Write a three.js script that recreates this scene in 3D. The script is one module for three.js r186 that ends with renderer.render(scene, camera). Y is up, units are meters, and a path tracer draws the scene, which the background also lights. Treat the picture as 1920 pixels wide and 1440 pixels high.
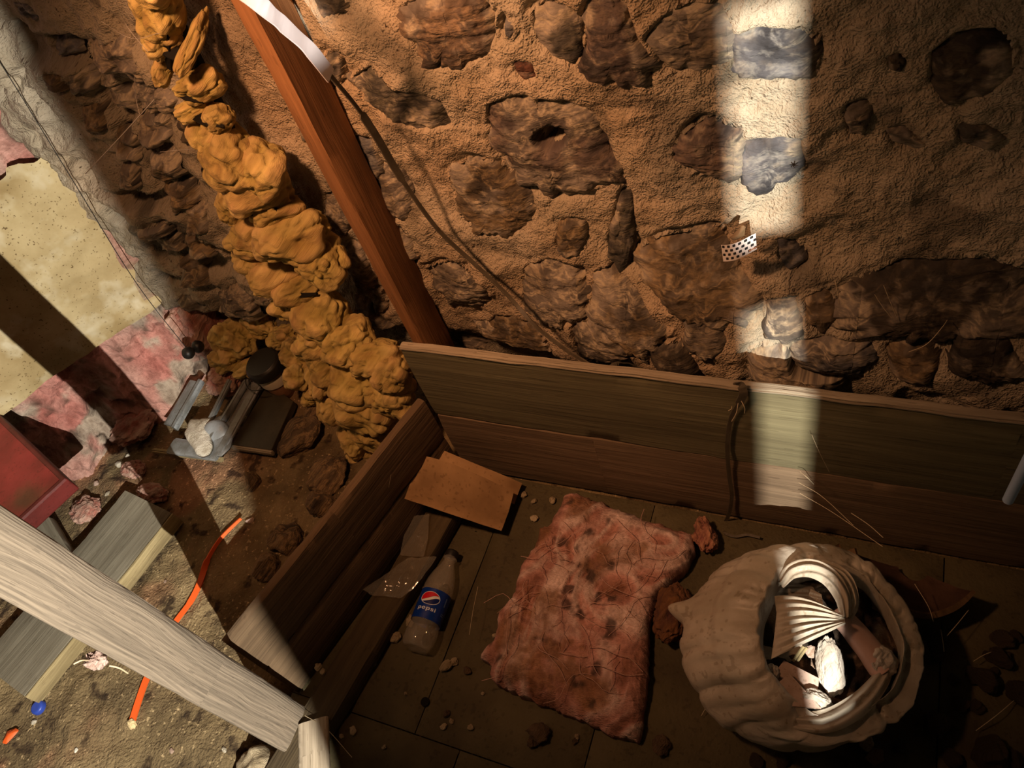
import * as THREE from 'three';
import { mergeGeometries, mergeVertices, toCreasedNormals } from 'three/addons/utils/BufferGeometryUtils.js';
import { RoundedBoxGeometry } from 'three/addons/geometries/RoundedBoxGeometry.js';
import { FontLoader } from 'three/addons/loaders/FontLoader.js';

// ───────────────────────── camera, lights, exposure ─────────────────────────
const scene = new THREE.Scene();
scene.background = new THREE.Color(0x000000);
const V = (x, y, z) => new THREE.Vector3(x, y, z);
const FOCAL = 1442, EYE = V(0, 1.5, 0);
const camera = new THREE.PerspectiveCamera(2 * Math.atan(720 / FOCAL) * 180 / Math.PI, 1920 / 1440, 0.05, 30);
const RIGHT = V(0.90938941, -0.2519017, -0.33099311), UPV = V(-0.11478682, 0.61287423, -0.78179867), FWD = V(-0.39979356, -0.74895308, -0.52842634);
camera.position.copy(EYE);
camera.quaternion.setFromRotationMatrix(new THREE.Matrix4().makeBasis(RIGHT, UPV, FWD.clone().negate()));
camera.updateMatrixWorld();
scene.add(camera);

const renderer = new THREE.WebGLRenderer({ antialias: true });
renderer.toneMapping = THREE.LinearToneMapping;
renderer.toneMappingExposure = 1.0;
renderer.shadowMap.enabled = true;

// cold hard light of a work lamp behind the photographer, cut into stripes by an added plank screen
const LAMP = V(0.38, 1.35, 0.70);
const workLight = new THREE.SpotLight(0xfff4e2, 30, 0, 1.25, 0.25, 2);
workLight.position.copy(LAMP); workLight.target.position.set(-0.75, 0.35, -0.75);
workLight.castShadow = true; workLight.shadow.radius = 0.22; workLight.shadow.mapSize.set(2048, 2048);
scene.add(workLight, workLight.target);
// added warm fill for bounced light, from an unseen lamp above the view
const FILL_POS = V(-0.80, 1.66, -0.30);
const warmLight = new THREE.SpotLight(new THREE.Color().setRGB(1, 0.475, 0.22), 5.4, 0, 0.92, 1, 2);
warmLight.position.copy(FILL_POS); warmLight.target.position.set(-0.66, 0.9, -1.0);
warmLight.castShadow = true; warmLight.shadow.radius = 3; warmLight.shadow.mapSize.set(1024, 1024);
scene.add(warmLight, warmLight.target);

// ───────────────────────── helpers ─────────────────────────
function rng(a) { return () => { a |= 0; a = a + 0x6D2B79F5 | 0; let t = Math.imul(a ^ a >>> 15, 1 | a); t = t + Math.imul(t ^ t >>> 7, 61 | t) ^ t; return ((t ^ t >>> 14) >>> 0) / 4294967296; }; }
const rnd = rng(20241);
const clamp = (x, a = 0, b = 1) => Math.min(b, Math.max(a, x));
const ss = (a, b, x) => { const t = clamp((x - a) / (b - a)); return t * t * (3 - 2 * t); };
const lerp = (a, b, t) => a + (b - a) * t;
function h3(x, y, z) { let n = Math.imul(x, 374761393) + Math.imul(y, 668265263) + Math.imul(z, 1440662683) | 0; n = Math.imul(n ^ n >>> 13, 1274126177); n ^= n >>> 16; return (n >>> 0) / 4294967296; }
const q5 = t => t * t * t * (t * (t * 6 - 15) + 10);
function vn(x, y, z = 0) {           // value noise, -1 .. 1
  const i = Math.floor(x), j = Math.floor(y), k = Math.floor(z), u = q5(x - i), v = q5(y - j), w = q5(z - k);
  const L = (a, b, t) => a + (b - a) * t;
  return 2 * L(L(L(h3(i, j, k), h3(i + 1, j, k), u), L(h3(i, j + 1, k), h3(i + 1, j + 1, k), u), v), L(L(h3(i, j, k + 1), h3(i + 1, j, k + 1), u), L(h3(i, j + 1, k + 1), h3(i + 1, j + 1, k + 1), u), v), w) - 1;
}
function fbm(x, y, z, o = 4, g = 0.5) { let a = 1, s = 0, n = 0; for (let i = 0; i < o; i++) { s += a * vn(x, y, z + 17 * i); n += a; a *= g; x = x * 2.03 + 5.1; y = y * 2.03 + 1.7; z *= 2.03; } return s / n; }
function ridge(x, y, z, o = 4) { let a = 1, s = 0, n = 0; for (let i = 0; i < o; i++) { s += a * (1 - Math.abs(vn(x, y, z + 31 * i)) * 2); n += a; a *= 0.5; x = x * 2.1 + 3.3; y = y * 2.1 + 7.7; z *= 2.1; } return s / n; }

// a point of the photograph laid on a surface that stands in the room
function ray(px, py) { return RIGHT.clone().multiplyScalar(px - 960).addScaledVector(UPV, 720 - py).addScaledVector(FWD, FOCAL); }
const onFloor = (px, py, h = 0) => { const d = ray(px, py); return EYE.clone().addScaledVector(d, (h - EYE.y) / d.y); };
const onBack = (px, py, z = -1) => { const d = ray(px, py); return EYE.clone().addScaledVector(d, z / d.z); };
const LW0 = V(-1.78, 0, -1.03), LWN = V(0.868, 0, 0.496).normalize(), LWU = V(-0.496, 0, 0.868).normalize();
const onLeft = (px, py, off = 0) => { const d = ray(px, py), p = LW0.clone().addScaledVector(LWN, off).sub(EYE); return EYE.clone().addScaledVector(d, p.dot(LWN) / d.dot(LWN)); };
const leftUV = p => { const q = p.clone().sub(LW0); return [q.dot(LWU), p.y]; };

const used = new Map();
function numbered(n) { const k = used.get(n) || 0; used.set(n, k + 1); return k ? `${n}_${String(k).padStart(3, '0')}` : n; }
function shadows(o) { o.traverse(m => { if (m.isMesh) { m.castShadow = m.receiveShadow = true; } }); }
function part(name, geo, mat, parent, label) { const m = new THREE.Mesh(geo, mat); m.name = name; if (label) m.userData.label = label; parent.add(m); return m; }
// geometry is made in room coordinates; settle() moves a thing's origin to its base
function settle(root) {
  const b = new THREE.Box3();
  root.traverse(m => { if (m.isMesh) { m.geometry.computeBoundingBox(); b.union(m.geometry.boundingBox); } });
  const c = V((b.min.x + b.max.x) / 2, b.min.y, (b.min.z + b.max.z) / 2), done = new Set();
  root.traverse(m => { if (m.isMesh && !done.has(m.geometry)) { m.geometry.translate(-c.x, -c.y, -c.z); done.add(m.geometry); } });
  root.position.copy(c);
}
function thing(name, label, category, group, build) {
  const o = new THREE.Group(); o.name = numbered(name); build(o); settle(o);
  o.userData = { label, category }; if (group) o.userData.group = group;
  shadows(o); scene.add(o); return o;
}
function single(name, geo, mat, label, category, group) {
  const m = new THREE.Mesh(geo, mat); m.name = numbered(name); settle(m);
  m.userData = { label, category }; if (group) m.userData.group = group;
  shadows(m); scene.add(m); return m;
}
function struct(name, build) { const o = new THREE.Group(); o.name = name; o.userData.kind = 'structure'; build(o); shadows(o); scene.add(o); return o; }

// ───────────────────────── procedural textures ─────────────────────────
function tn(x, y, p, s = 0) {        // periodic value noise
  const i = Math.floor(x), j = Math.floor(y), u = q5(x - i), v = q5(y - j), m = a => ((a % p) + p) % p;
  const a = h3(m(i), m(j), s), b = h3(m(i + 1), m(j), s), c = h3(m(i), m(j + 1), s), d = h3(m(i + 1), m(j + 1), s);
  return 2 * (a + (b - a) * u + (c - a) * v + (a - b - c + d) * u * v) - 1;
}
function tf(u, v, p, o, s = 0, g = 0.55, sx = 1, sy = 1) { let a = 1, t = 0, n = 0; for (let i = 0; i < o; i++) { t += a * tn(u * p * sx, v * p * sy, p * Math.max(sx, sy), s + i); n += a; a *= g; p *= 2; } return t / n; }
function tex(size, fn, srgb = true, rep = 1) {
  const d = new Uint8Array(size * size * 4);
  for (let y = 0; y < size; y++) for (let x = 0; x < size; x++) { const c = fn(x / size, y / size), k = 4 * (y * size + x); for (let i = 0; i < 3; i++) d[k + i] = clamp(typeof c === 'number' ? c : c[i]) * 255; d[k + 3] = 255; }
  const t = new THREE.DataTexture(d, size, size); t.wrapS = t.wrapT = THREE.RepeatWrapping; t.magFilter = THREE.LinearFilter; t.minFilter = THREE.LinearMipmapLinearFilter; t.generateMipmaps = true;
  if (srgb) t.colorSpace = THREE.SRGBColorSpace; t.repeat.set(rep, rep); t.needsUpdate = true; return t;
}
const mix3 = (a, b, t) => [lerp(a[0], b[0], t), lerp(a[1], b[1], t), lerp(a[2], b[2], t)];
// hairy lime mortar: streaks and worms
const wormy = (u, v, p, s) => { const w = tf(u, v, p / 4, 2, s + 40) * 0.06; return 1 - Math.abs(tf(u + w, v + w, p, 3, s)) * 2.2; };
const T = {
  mortarBump: tex(1024, (u, v) => 0.5 + 0.22 * wormy(u, v, 24, 3) * 0.6 + 0.25 * tf(u, v, 12, 5, 9) + 0.12 * tf(u, v, 160, 2, 5), false),
  mortar: tex(1024, (u, v) => { const a = tf(u, v, 6, 5, 21), b = wormy(u, v, 20, 8), k = tf(u, v, 70, 3, 33); let c = mix3([0.80, 0.77, 0.70], [0.95, 0.93, 0.89], 0.5 + 0.6 * a); c = mix3(c, [0.66, 0.60, 0.52], clamp(0.35 * b - 0.15)); if (k > 0.6) c = mix3(c, [0.45, 0.4, 0.34], clamp((k - 0.6) * 6)); return c; }),
  stone: tex(1024, (u, v) => { const a = tf(u, v, 5, 6, 51), w = 0.12 * tf(u, v, 4, 3, 70), b = 1 - Math.abs(tf(u + w, v + w, 5, 5, 60, 0.62, 1, 3)) * 2.4, c = tf(u, v, 40, 3, 65); return mix3(mix3([0.45, 0.44, 0.45], [0.85, 0.84, 0.84], 0.5 + 0.9 * a), [1, 0.97, 0.9], clamp(b * 1.1 - 0.35 + 0.5 * c)); }),
  stoneBump: tex(512, (u, v) => 0.5 + 0.45 * tf(u, v, 6, 6, 81, 0.6, 1, 3), false),
  wood: tex(1024, (u, v) => { const w = 0.05 * tf(u, v, 3, 3, 91), g = tf(u, v + w, 4, 5, 95, 0.62, 1, 16), r = Math.sin((v * 38 + 5 * tf(u, v, 2, 3, 97)) * 6.283), k = tf(u, v, 40, 2, 99, 0.5, 1, 4); return mix3([0.66, 0.66, 0.66], [1, 1, 1], clamp(0.55 + 0.62 * g + 0.09 * r - (k > 0.55 ? 0.3 : 0))); }),
  woodBump: tex(1024, (u, v) => { const w = 0.05 * tf(u, v, 3, 3, 91), g = tf(u, v + w, 4, 5, 95, 0.62, 1, 16), r = Math.sin((v * 38 + 5 * tf(u, v, 2, 3, 97)) * 6.283); return 0.5 + 0.42 * g + 0.07 * r; }, false),
  plain: tex(1024, (u, v) => { const w = 0.02 * tf(u, v, 2, 3, 191), g = tf(u, v + w, 3, 6, 195, 0.7, 1, 14), k = tf(u, v, 30, 2, 199, 0.5, 1, 5), s = tf(u, v, 4, 4, 203); return mix3([0.62, 0.6, 0.57], [1, 1, 1], clamp(0.6 + 0.5 * g + 0.3 * s - (k > 0.6 ? 0.3 : 0))); }),
  plainBump: tex(1024, (u, v) => { const w = 0.02 * tf(u, v, 2, 3, 191), g = tf(u, v + w, 3, 6, 195, 0.7, 1, 14); return 0.5 + 0.45 * g; }, false),
  earthTone: tex(1024, (u, v) => { const a = tf(u, v, 5, 6, 111), b = tf(u, v, 60, 3, 117), c = tf(u, v, 14, 4, 119); let k = mix3([0.50, 0.46, 0.38], [0.80, 0.76, 0.66], 0.5 + 0.8 * a); if (b > 0.4) k = mix3(k, [1, 0.96, 0.86], clamp((b - 0.4) * 4)); if (c < -0.28) k = mix3(k, [0.35, 0.3, 0.24], clamp((-0.28 - c) * 3)); return k; }),
  dirtBump: tex(1024, (u, v) => 0.5 + 0.3 * tf(u, v, 10, 5, 121) + 0.2 * tf(u, v, 90, 3, 127), false),
  fiber: tex(1024, (u, v) => 0.5 + 0.3 * wormy(u, v, 12, 131) * 0.8 + 0.2 * tf(u, v, 8, 6, 139) + 0.12 * tf(u, v, 64, 3, 134, 0.5, 1, 4), false),
  fiberCol: tex(1024, (u, v) => { const a = wormy(u, v, 16, 141), b = tf(u, v, 6, 5, 149); return mix3([0.66, 0.62, 0.6], [1, 1, 1], clamp(0.45 + 0.3 * a + 0.5 * b)); }),
  paper: tex(1024, (u, v) => { const a = tf(u, v, 4, 6, 151), b = tf(u, v, 110, 2, 157), c = tf(u, v, 9, 4, 159); let k = mix3([0.74, 0.67, 0.51], [0.95, 0.91, 0.78], 0.5 + 0.8 * a); if (b > 0.56) k = mix3(k, [0.5, 0.43, 0.3], clamp((b - 0.56) * 5)); return mix3(k, [0.97, 0.96, 0.9], clamp(c * 1.6)); }),
  grime: tex(512, (u, v) => { const a = tf(u, v, 4, 6, 161), b = tf(u, v, 50, 2, 167); return mix3([0.7, 0.67, 0.62], [1, 1, 1], clamp(0.6 + 0.8 * a - (b > 0.5 ? 0.35 : 0))); }),
  grimeBump: tex(512, (u, v) => 0.5 + 0.4 * tf(u, v, 8, 5, 171), false),
};
function rep(t, s) { const c = t.clone(); c.repeat.set(s, s); c.needsUpdate = true; return c; }
function rep2(t, x, y) { const c = t.clone(); c.repeat.set(x, y); c.needsUpdate = true; return c; }
function mat(color, o = {}) { return new THREE.MeshStandardMaterial({ color, roughness: 0.92, metalness: 0, side: THREE.DoubleSide, ...o }); }
const lin = (r, g, b) => new THREE.Color().setRGB(r, g, b);
const M = {
  mortar: mat(lin(0.56, 0.51, 0.44), { map: rep(T.mortar, 2.2), bumpMap: rep(T.mortarBump, 2.6), bumpScale: 0.011, vertexColors: true }),
  stone: mat(0xffffff, { map: rep(T.stone, 4), bumpMap: rep(T.stoneBump, 5), bumpScale: 0.005, vertexColors: true, roughness: 0.85 }),
  board: mat(lin(0.17, 0.153, 0.085), { map: rep2(T.plain, 0.72, 1.6), bumpMap: rep2(T.plainBump, 0.72, 1.6), bumpScale: 0.0025 }),
  board2: mat(lin(0.21, 0.147, 0.092), { map: rep2(T.plain, 0.85, 1.9), bumpMap: rep2(T.plainBump, 0.85, 1.9), bumpScale: 0.0025 }),
  boardEdge: mat(lin(0.42, 0.36, 0.27), { map: rep2(T.plain, 1.12, 2.5), bumpMap: rep2(T.plainBump, 1.12, 2.5), bumpScale: 0.003 }),
  darkWood: mat(lin(0.19, 0.125, 0.07), { map: rep2(T.plain, 0.90, 2), bumpMap: rep2(T.plainBump, 0.90, 2), bumpScale: 0.0025 }),
  sillWood: mat(lin(0.10, 0.072, 0.036), { map: rep2(T.plain, 0.90, 2), bumpMap: rep2(T.plainBump, 0.90, 2), bumpScale: 0.003 }),
  postWood: mat(lin(0.37, 0.17, 0.066), { map: rep2(T.plain, 1.12, 2.5), bumpMap: rep2(T.plainBump, 1.12, 2.5), bumpScale: 0.0015, roughness: 0.75 }),
  grayWood: mat(lin(0.29, 0.235, 0.175), { map: rep2(T.wood, 1.20, 4), bumpMap: rep2(T.woodBump, 1.20, 4), bumpScale: 0.0016 }),
  plankGray: mat(lin(0.33, 0.305, 0.235), { map: rep2(T.plain, 1.12, 2.5), bumpMap: rep2(T.plainBump, 1.12, 2.5), bumpScale: 0.0015 }),
  plankYellow: mat(lin(0.5, 0.41, 0.22), { map: rep2(T.plain, 2.25, 5), bumpMap: rep2(T.plainBump, 2.25, 5), bumpScale: 0.0015 }),
  earthTone: mat(lin(0.46, 0.38, 0.265), { map: rep(T.earthTone, 2.4), bumpMap: rep(T.dirtBump, 2.4), bumpScale: 0.009, vertexColors: true, roughness: 1 }),
  panel: mat(lin(0.10, 0.082, 0.038), { map: rep(T.grime, 2.2), bumpMap: rep(T.dirtBump, 2.2), bumpScale: 0.003, roughness: 0.8 }),
  glassYellow: mat(lin(0.64, 0.47, 0.17), { map: rep(T.fiberCol, 3), bumpMap: rep(T.fiber, 5), bumpScale: 0.003, roughness: 1, vertexColors: true }),
  glassPink: mat(0xffffff, { map: rep(T.fiberCol, 4), bumpMap: rep(T.fiber, 4), bumpScale: 0.007, roughness: 1, vertexColors: true }),
  paper: mat(lin(0.63, 0.575, 0.465), { map: rep(T.paper, 2), bumpMap: rep(T.grimeBump, 2), bumpScale: 0.004, roughness: 0.8 }),
  cardboard: mat(lin(0.47, 0.29, 0.14), { map: rep(T.grime, 3), roughness: 0.85 }),
  bag: new THREE.MeshPhysicalMaterial({ color: lin(0.62, 0.57, 0.49), roughness: 0.45, map: rep(T.grime, 2.2), bumpMap: rep(T.grimeBump, 6), bumpScale: 0.002, transmission: 0.12, thickness: 0, side: THREE.DoubleSide }),
  red: mat(0xffffff, { map: rep(T.grime, 3), roughness: 0.55, bumpMap: rep(T.grimeBump, 6), bumpScale: 0.001, vertexColors: true }),
  vent: mat(lin(0.30, 0.335, 0.37), { map: rep(T.grime, 6), roughness: 0.38 }),
  darkPlate: mat(lin(0.06, 0.05, 0.03), { map: rep(T.grime, 4), roughness: 0.5 }),
  plaster: mat(lin(0.85, 0.82, 0.72), { map: rep(T.grime, 8), bumpMap: rep(T.dirtBump, 8), bumpScale: 0.006 }),
  black: mat(lin(0.012, 0.011, 0.01), { roughness: 0.45 }),
  blackTape: new THREE.MeshPhysicalMaterial({ color: lin(0.006, 0.005, 0.004), roughness: 0.7, specularIntensity: 0.25, side: THREE.DoubleSide }),
  cable: mat(lin(0.13, 0.11, 0.08), { roughness: 0.6, map: rep(T.grime, 8) }),
  strapLit: mat(lin(0.86, 0.80, 0.86), { roughness: 0.5 }),
  orange: mat(lin(0.86, 0.13, 0.02), { roughness: 0.55 }),
  frayed: mat(lin(0.7, 0.55, 0.3)),
  bluePlastic: mat(lin(0.03, 0.07, 0.42), { roughness: 0.4 }),
  straw: mat(lin(0.55, 0.45, 0.3), { roughness: 0.6 }),
  web: mat(lin(0.36, 0.33, 0.30), { roughness: 0.7 }),
  rust: mat(lin(0.25, 0.1, 0.05), { map: rep(T.grime, 6), bumpMap: rep(T.dirtBump, 6), bumpScale: 0.005 }),
  rock: mat(lin(0.3, 0.21, 0.12), { map: rep(T.stone, 5), bumpMap: rep(T.dirtBump, 5), bumpScale: 0.008, roughness: 1 }),
  crumb: mat(lin(0.48, 0.4, 0.27), { map: rep(T.grime, 8), bumpMap: rep(T.dirtBump, 10), bumpScale: 0.004 }),
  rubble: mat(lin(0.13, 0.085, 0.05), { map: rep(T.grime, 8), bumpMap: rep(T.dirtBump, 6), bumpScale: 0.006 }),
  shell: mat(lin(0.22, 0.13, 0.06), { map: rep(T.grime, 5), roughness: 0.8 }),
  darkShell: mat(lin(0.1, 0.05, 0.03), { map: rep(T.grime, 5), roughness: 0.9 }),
  pinkPlastic: mat(lin(0.62, 0.40, 0.33), { roughness: 0.5 }),
  pinkCard: mat(lin(0.56, 0.42, 0.36), { roughness: 0.8, map: rep(T.grime, 6) }),
  greyCard: mat(lin(0.22, 0.19, 0.16), { roughness: 0.8, map: rep(T.grime, 6) }),
  whiteCloth: mat(lin(0.56, 0.52, 0.47), { map: rep(T.grime, 10), bumpMap: rep(T.grimeBump, 10), bumpScale: 0.005 }),
  clearFilm: new THREE.MeshPhysicalMaterial({ color: lin(0.92, 0.88, 0.78), roughness: 0.12, transmission: 0.9, thickness: 0, side: THREE.DoubleSide }),
  clearPet: new THREE.MeshPhysicalMaterial({ color: lin(0.9, 0.87, 0.8), roughness: 0.08, transmission: 0.85, thickness: 0, side: THREE.DoubleSide }),
  dark: mat(lin(0.03, 0.025, 0.02)),
  room: mat(lin(0.12, 0.1, 0.08), { map: rep(T.grime, 1) }),
  steel: mat(lin(0.35, 0.35, 0.36), { metalness: 0.8, roughness: 0.45 }),
};

// ───────────────────────── shape builders ─────────────────────────
function setUV(g, f, s = 1) { const p = g.attributes.position, uv = new Float32Array(p.count * 2); for (let i = 0; i < p.count; i++) { const [a, b] = f(p.getX(i), p.getY(i), p.getZ(i), i); uv[2 * i] = a * s; uv[2 * i + 1] = b * s; } g.setAttribute('uv', new THREE.BufferAttribute(uv, 2)); return g; }
// box projection in metres: the long grain along u
function boxUV(g, off = 0) { const n = g.attributes.normal; return setUV(g, (x, y, z, i) => { const a = Math.abs(n.getX(i)), b = Math.abs(n.getY(i)), c = Math.abs(n.getZ(i)); return b >= a && b >= c ? [x + off, z + off * 0.7] : a >= c ? [y + off, z + off * 0.7] : [x + off, y + off * 0.7]; }); }
function colours(g, f) { const p = g.attributes.position, c = new Float32Array(p.count * 3); for (let i = 0; i < p.count; i++) { const k = f(p.getX(i), p.getY(i), p.getZ(i), i); c[3 * i] = k[0]; c[3 * i + 1] = k[1]; c[3 * i + 2] = k[2]; } g.setAttribute('color', new THREE.BufferAttribute(c, 3)); return g; }
function geomOf(pos, idx, uv, col) { const g = new THREE.BufferGeometry(); g.setAttribute('position', new THREE.Float32BufferAttribute(pos, 3)); if (uv) g.setAttribute('uv', new THREE.Float32BufferAttribute(uv, 2)); if (col) g.setAttribute('color', new THREE.Float32BufferAttribute(col, 3)); g.setIndex(idx); g.computeVertexNormals(); return g; }
// a grid of points f(i/nu, j/nv) -> {p, uv, c} or null
function grid(nu, nv, f, closeU = false) {
  const pos = [], uv = [], col = [], idx = [], ok = [];
  for (let j = 0; j <= nv; j++) for (let i = 0; i <= nu; i++) { const r = f(i / nu, j / nv); ok.push(!r.skip); pos.push(r.p.x, r.p.y, r.p.z); uv.push(r.uv[0], r.uv[1]); if (r.c) col.push(...r.c); }
  const w = nu + 1;
  for (let j = 0; j < nv; j++) for (let i = 0; i < nu; i++) { const a = j * w + i, b = a + 1, c = a + w, d = c + 1; if (ok[a] && ok[b] && ok[d]) idx.push(a, b, d); if (ok[a] && ok[d] && ok[c]) idx.push(a, d, c); }
  return geomOf(pos, idx, uv, col.length ? col : null);
}
function resample(pts, n) {
  const L = [0], P = pts.concat([pts[0]]); for (let i = 1; i < P.length; i++) L.push(L[i - 1] + Math.hypot(P[i][0] - P[i - 1][0], P[i][1] - P[i - 1][1]));
  const out = []; let k = 0; for (let i = 0; i < n; i++) { const s = L[L.length - 1] * i / n; while (L[k + 1] < s) k++; const t = (s - L[k]) / (L[k + 1] - L[k] || 1); out.push([lerp(P[k][0], P[k + 1][0], t), lerp(P[k][1], P[k + 1][1], t)]); }
  return out;
}
function smooth(pts, times) { for (let t = 0; t < times; t++) pts = pts.map((p, i) => { const a = pts[(i + pts.length - 1) % pts.length], b = pts[(i + 1) % pts.length]; return [(a[0] + 2 * p[0] + b[0]) / 4, (a[1] + 2 * p[1] + b[1]) / 4]; }); return pts; }
// a disc with a free outline: height(u, v, r) above a plane; bottom closes it
function patch(outline, { seg = 48, rings = 10, jag = 0, round = 2, height, map, colour, bottom = null, pw = 0.8, seed = 0 }) {
  let o = smooth(resample(outline, seg), round); let cx = 0, cy = 0; for (const p of o) { cx += p[0] / seg; cy += p[1] / seg; }
  if (jag) o = o.map(([x, y]) => { const d = 1 + jag * (fbm(x * 60, y * 60, seed, 3) + 0.35 * fbm(x * 160, y * 160, seed + 3, 2)); return [cx + (x - cx) * d, cy + (y - cy) * d]; });
  const pos = [], uv = [], col = [], idx = [];
  const add = (u, v, h, r) => { const p = map(u, v, h); pos.push(p.x, p.y, p.z); uv.push(u, v); if (colour) col.push(...colour(u, v, r, h)); };
  add(cx, cy, height(cx, cy, 0), 0);
  for (let k = 1; k <= rings; k++) { const r = Math.pow(k / rings, pw); for (const [x, y] of o) { const u = cx + (x - cx) * r, v = cy + (y - cy) * r; add(u, v, height(u, v, r), r); } }
  for (let i = 0; i < seg; i++) idx.push(0, 1 + i, 1 + (i + 1) % seg);
  for (let k = 0; k < rings - 1; k++) for (let i = 0; i < seg; i++) { const a = 1 + k * seg + i, b = 1 + k * seg + (i + 1) % seg; idx.push(a, a + seg, b + seg, a, b + seg, b); }
  if (bottom !== null) {
    const last = 1 + (rings - 1) * seg, base = pos.length / 3;
    for (const [x, y] of o) add(x, y, bottom, 1); const c = pos.length / 3; add(cx, cy, bottom, 1);
    for (let i = 0; i < seg; i++) { const j = (i + 1) % seg; idx.push(last + i, base + i, base + j, last + i, base + j, last + j, base + i, c, base + j); }
  }
  return geomOf(pos, idx, uv, colour ? col : null);
}
// a closed lump: a sphere pushed by noise
function lump(c, r, seed, { amp = 0.25, freq = 2.2, detail = 12, rot = [0, 0, 0], folds = 0, facets = 0, colour, soft = 0 } = {}) {
  let g = mergeVertices(new THREE.IcosahedronGeometry(1, detail).deleteAttribute('normal').deleteAttribute('uv'));
  const p = g.attributes.position, e = new THREE.Euler(...rot), v = V(), col = [];
  const fac = []; const fr = rng(seed * 77 + 5); for (let i = 0; i < facets; i++) { const d = V(fr() - 0.5, fr() - 0.5, fr() - 0.5).normalize(); fac.push([d, 0.62 + 0.25 * fr()]); }
  for (let i = 0; i < p.count; i++) {
    v.fromBufferAttribute(p, i); const n = v.clone();
    for (const [d, k] of fac) { const t = v.dot(d); if (t > k) v.addScaledVector(d, k - t); }
    const w = fbm(n.x * freq + seed, n.y * freq, n.z * freq + seed * 3.1, soft ? 3 : 4, soft ? 0.36 : 0.5), f = folds ? ridge(n.x * freq * 1.3, n.y * freq * 1.3 + seed, n.z * freq * 1.3, soft ? 2 : 3) : 0;
    const cr = Math.pow(Math.max(0, f), 2.5); v.multiplyScalar(1 + amp * w - folds * 1.6 * cr + folds * 0.35); v.multiply(r); v.applyEuler(e);
    if (colour) col.push(...colour(n, w, f));
    p.setXYZ(i, v.x + c.x, v.y + c.y, v.z + c.z);
  }
  if (col.length) g.setAttribute('color', new THREE.Float32BufferAttribute(col, 3));
  setUV(g, (x, y, z) => [x + z * 0.6, y + z * 0.5]); g.computeVertexNormals(); return g;
}
const curve = pts => new THREE.CatmullRomCurve3(pts.map(p => p.isVector3 ? p : V(...p)), false, 'centripetal');
function tube(pts, r, seg = 40, rad = 6) { return new THREE.TubeGeometry(curve(pts), seg, r, rad, false); }
// a flat strap that follows points; w half width, t half thickness, normals given per point
function strap(pts, norms, w, t, n = 90, W = null) {
  const c = curve(pts), nc = curve(norms), pos = [], uv = [], idx = [];
  for (let i = 0; i <= n; i++) {
    const s = i / n, p = c.getPoint(s), d = c.getTangent(s), nn = nc.getPoint(s).normalize(), b = d.clone().cross(nn).normalize(), m = b.clone().cross(d).normalize(), ww = W ? W(s) * w : w;
    for (const [a, q] of [[-1, -1], [1, -1], [1, 1], [-1, 1]]) { const x = p.clone().addScaledVector(b, a * ww).addScaledVector(m, q * t); pos.push(x.x, x.y, x.z); uv.push(s, a * 0.01 + q * 0.003); }
  }
  for (let i = 0; i < n; i++) for (let k = 0; k < 4; k++) { const a = 4 * i + k, b = 4 * i + (k + 1) % 4; idx.push(a, b, b + 4, a, b + 4, a + 4); }
  idx.push(0, 2, 1, 0, 3, 2, 4 * n, 4 * n + 1, 4 * n + 2, 4 * n, 4 * n + 2, 4 * n + 3);
  return toCreasedNormals(geomOf(pos, idx, uv), 0.7);
}
// a plank between two ends of its centre line: width along wdir, thickness along the rest, worn edges
function plank(a, b, wdir, w, t, { seed = 0, nl = 60, wear = 0.0015, taper = 0, off = 0 } = {}) {
  const L = a.distanceTo(b), d = b.clone().sub(a).normalize(), n = d.clone().cross(wdir).normalize(), wd = n.clone().cross(d).normalize();
  const g = new RoundedBoxGeometry(L, w, t, 2, Math.min(t, w) * 0.14); const geo = new THREE.BoxGeometry(L, w, t, nl, 6, 3); g.dispose();
  const p = geo.attributes.position, v = V(), nn = geo.attributes.normal, uv = [];
  for (let i = 0; i < p.count; i++) {
    v.fromBufferAttribute(p, i); const ny = nn.getY(i), nz = nn.getZ(i);
    uv.push(v.x + off, (Math.abs(ny) > 0.5 ? v.z + 0.3 : v.y) + off * 0.37);
    const ey = Math.abs(v.y) > w * 0.49, ez = Math.abs(v.z) > t * 0.49;
    if (ey && ez) { const k = 0.0025 + 0.002 * Math.max(0, fbm(v.x * 25, seed, v.y > 0 ? 3 : 8, 3)); v.y -= Math.sign(v.y) * k; v.z -= Math.sign(v.z) * k; }
    v.y *= 1 - taper * (v.x / L); v.y += wear * fbm(v.x * 12, v.z * 30, seed, 3); v.z += wear * fbm(v.x * 9, v.y * 20, seed + 5, 3);
    const q = a.clone().add(b).multiplyScalar(0.5).addScaledVector(d, v.x).addScaledVector(wd, v.y).addScaledVector(n, v.z); p.setXYZ(i, q.x, q.y, q.z);
  }
  geo.setAttribute('uv', new THREE.Float32BufferAttribute(uv, 2));
  const m = mergeVertices(geo.deleteAttribute('normal'), 1e-5); const out = toCreasedNormals(m, 0.75); return out;
}
// ───────────────────────── the setting: stone wall ─────────────────────────
const wallZ = (x, y) => -1.0 + 0.085 * ss(0.6, 0.36, y) * ss(-0.75, -0.3, x) - 0.05 * ss(0.27, 0.2, y) + 0.02 * fbm(x * 3.1, y * 3.1, 2, 3);
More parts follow.
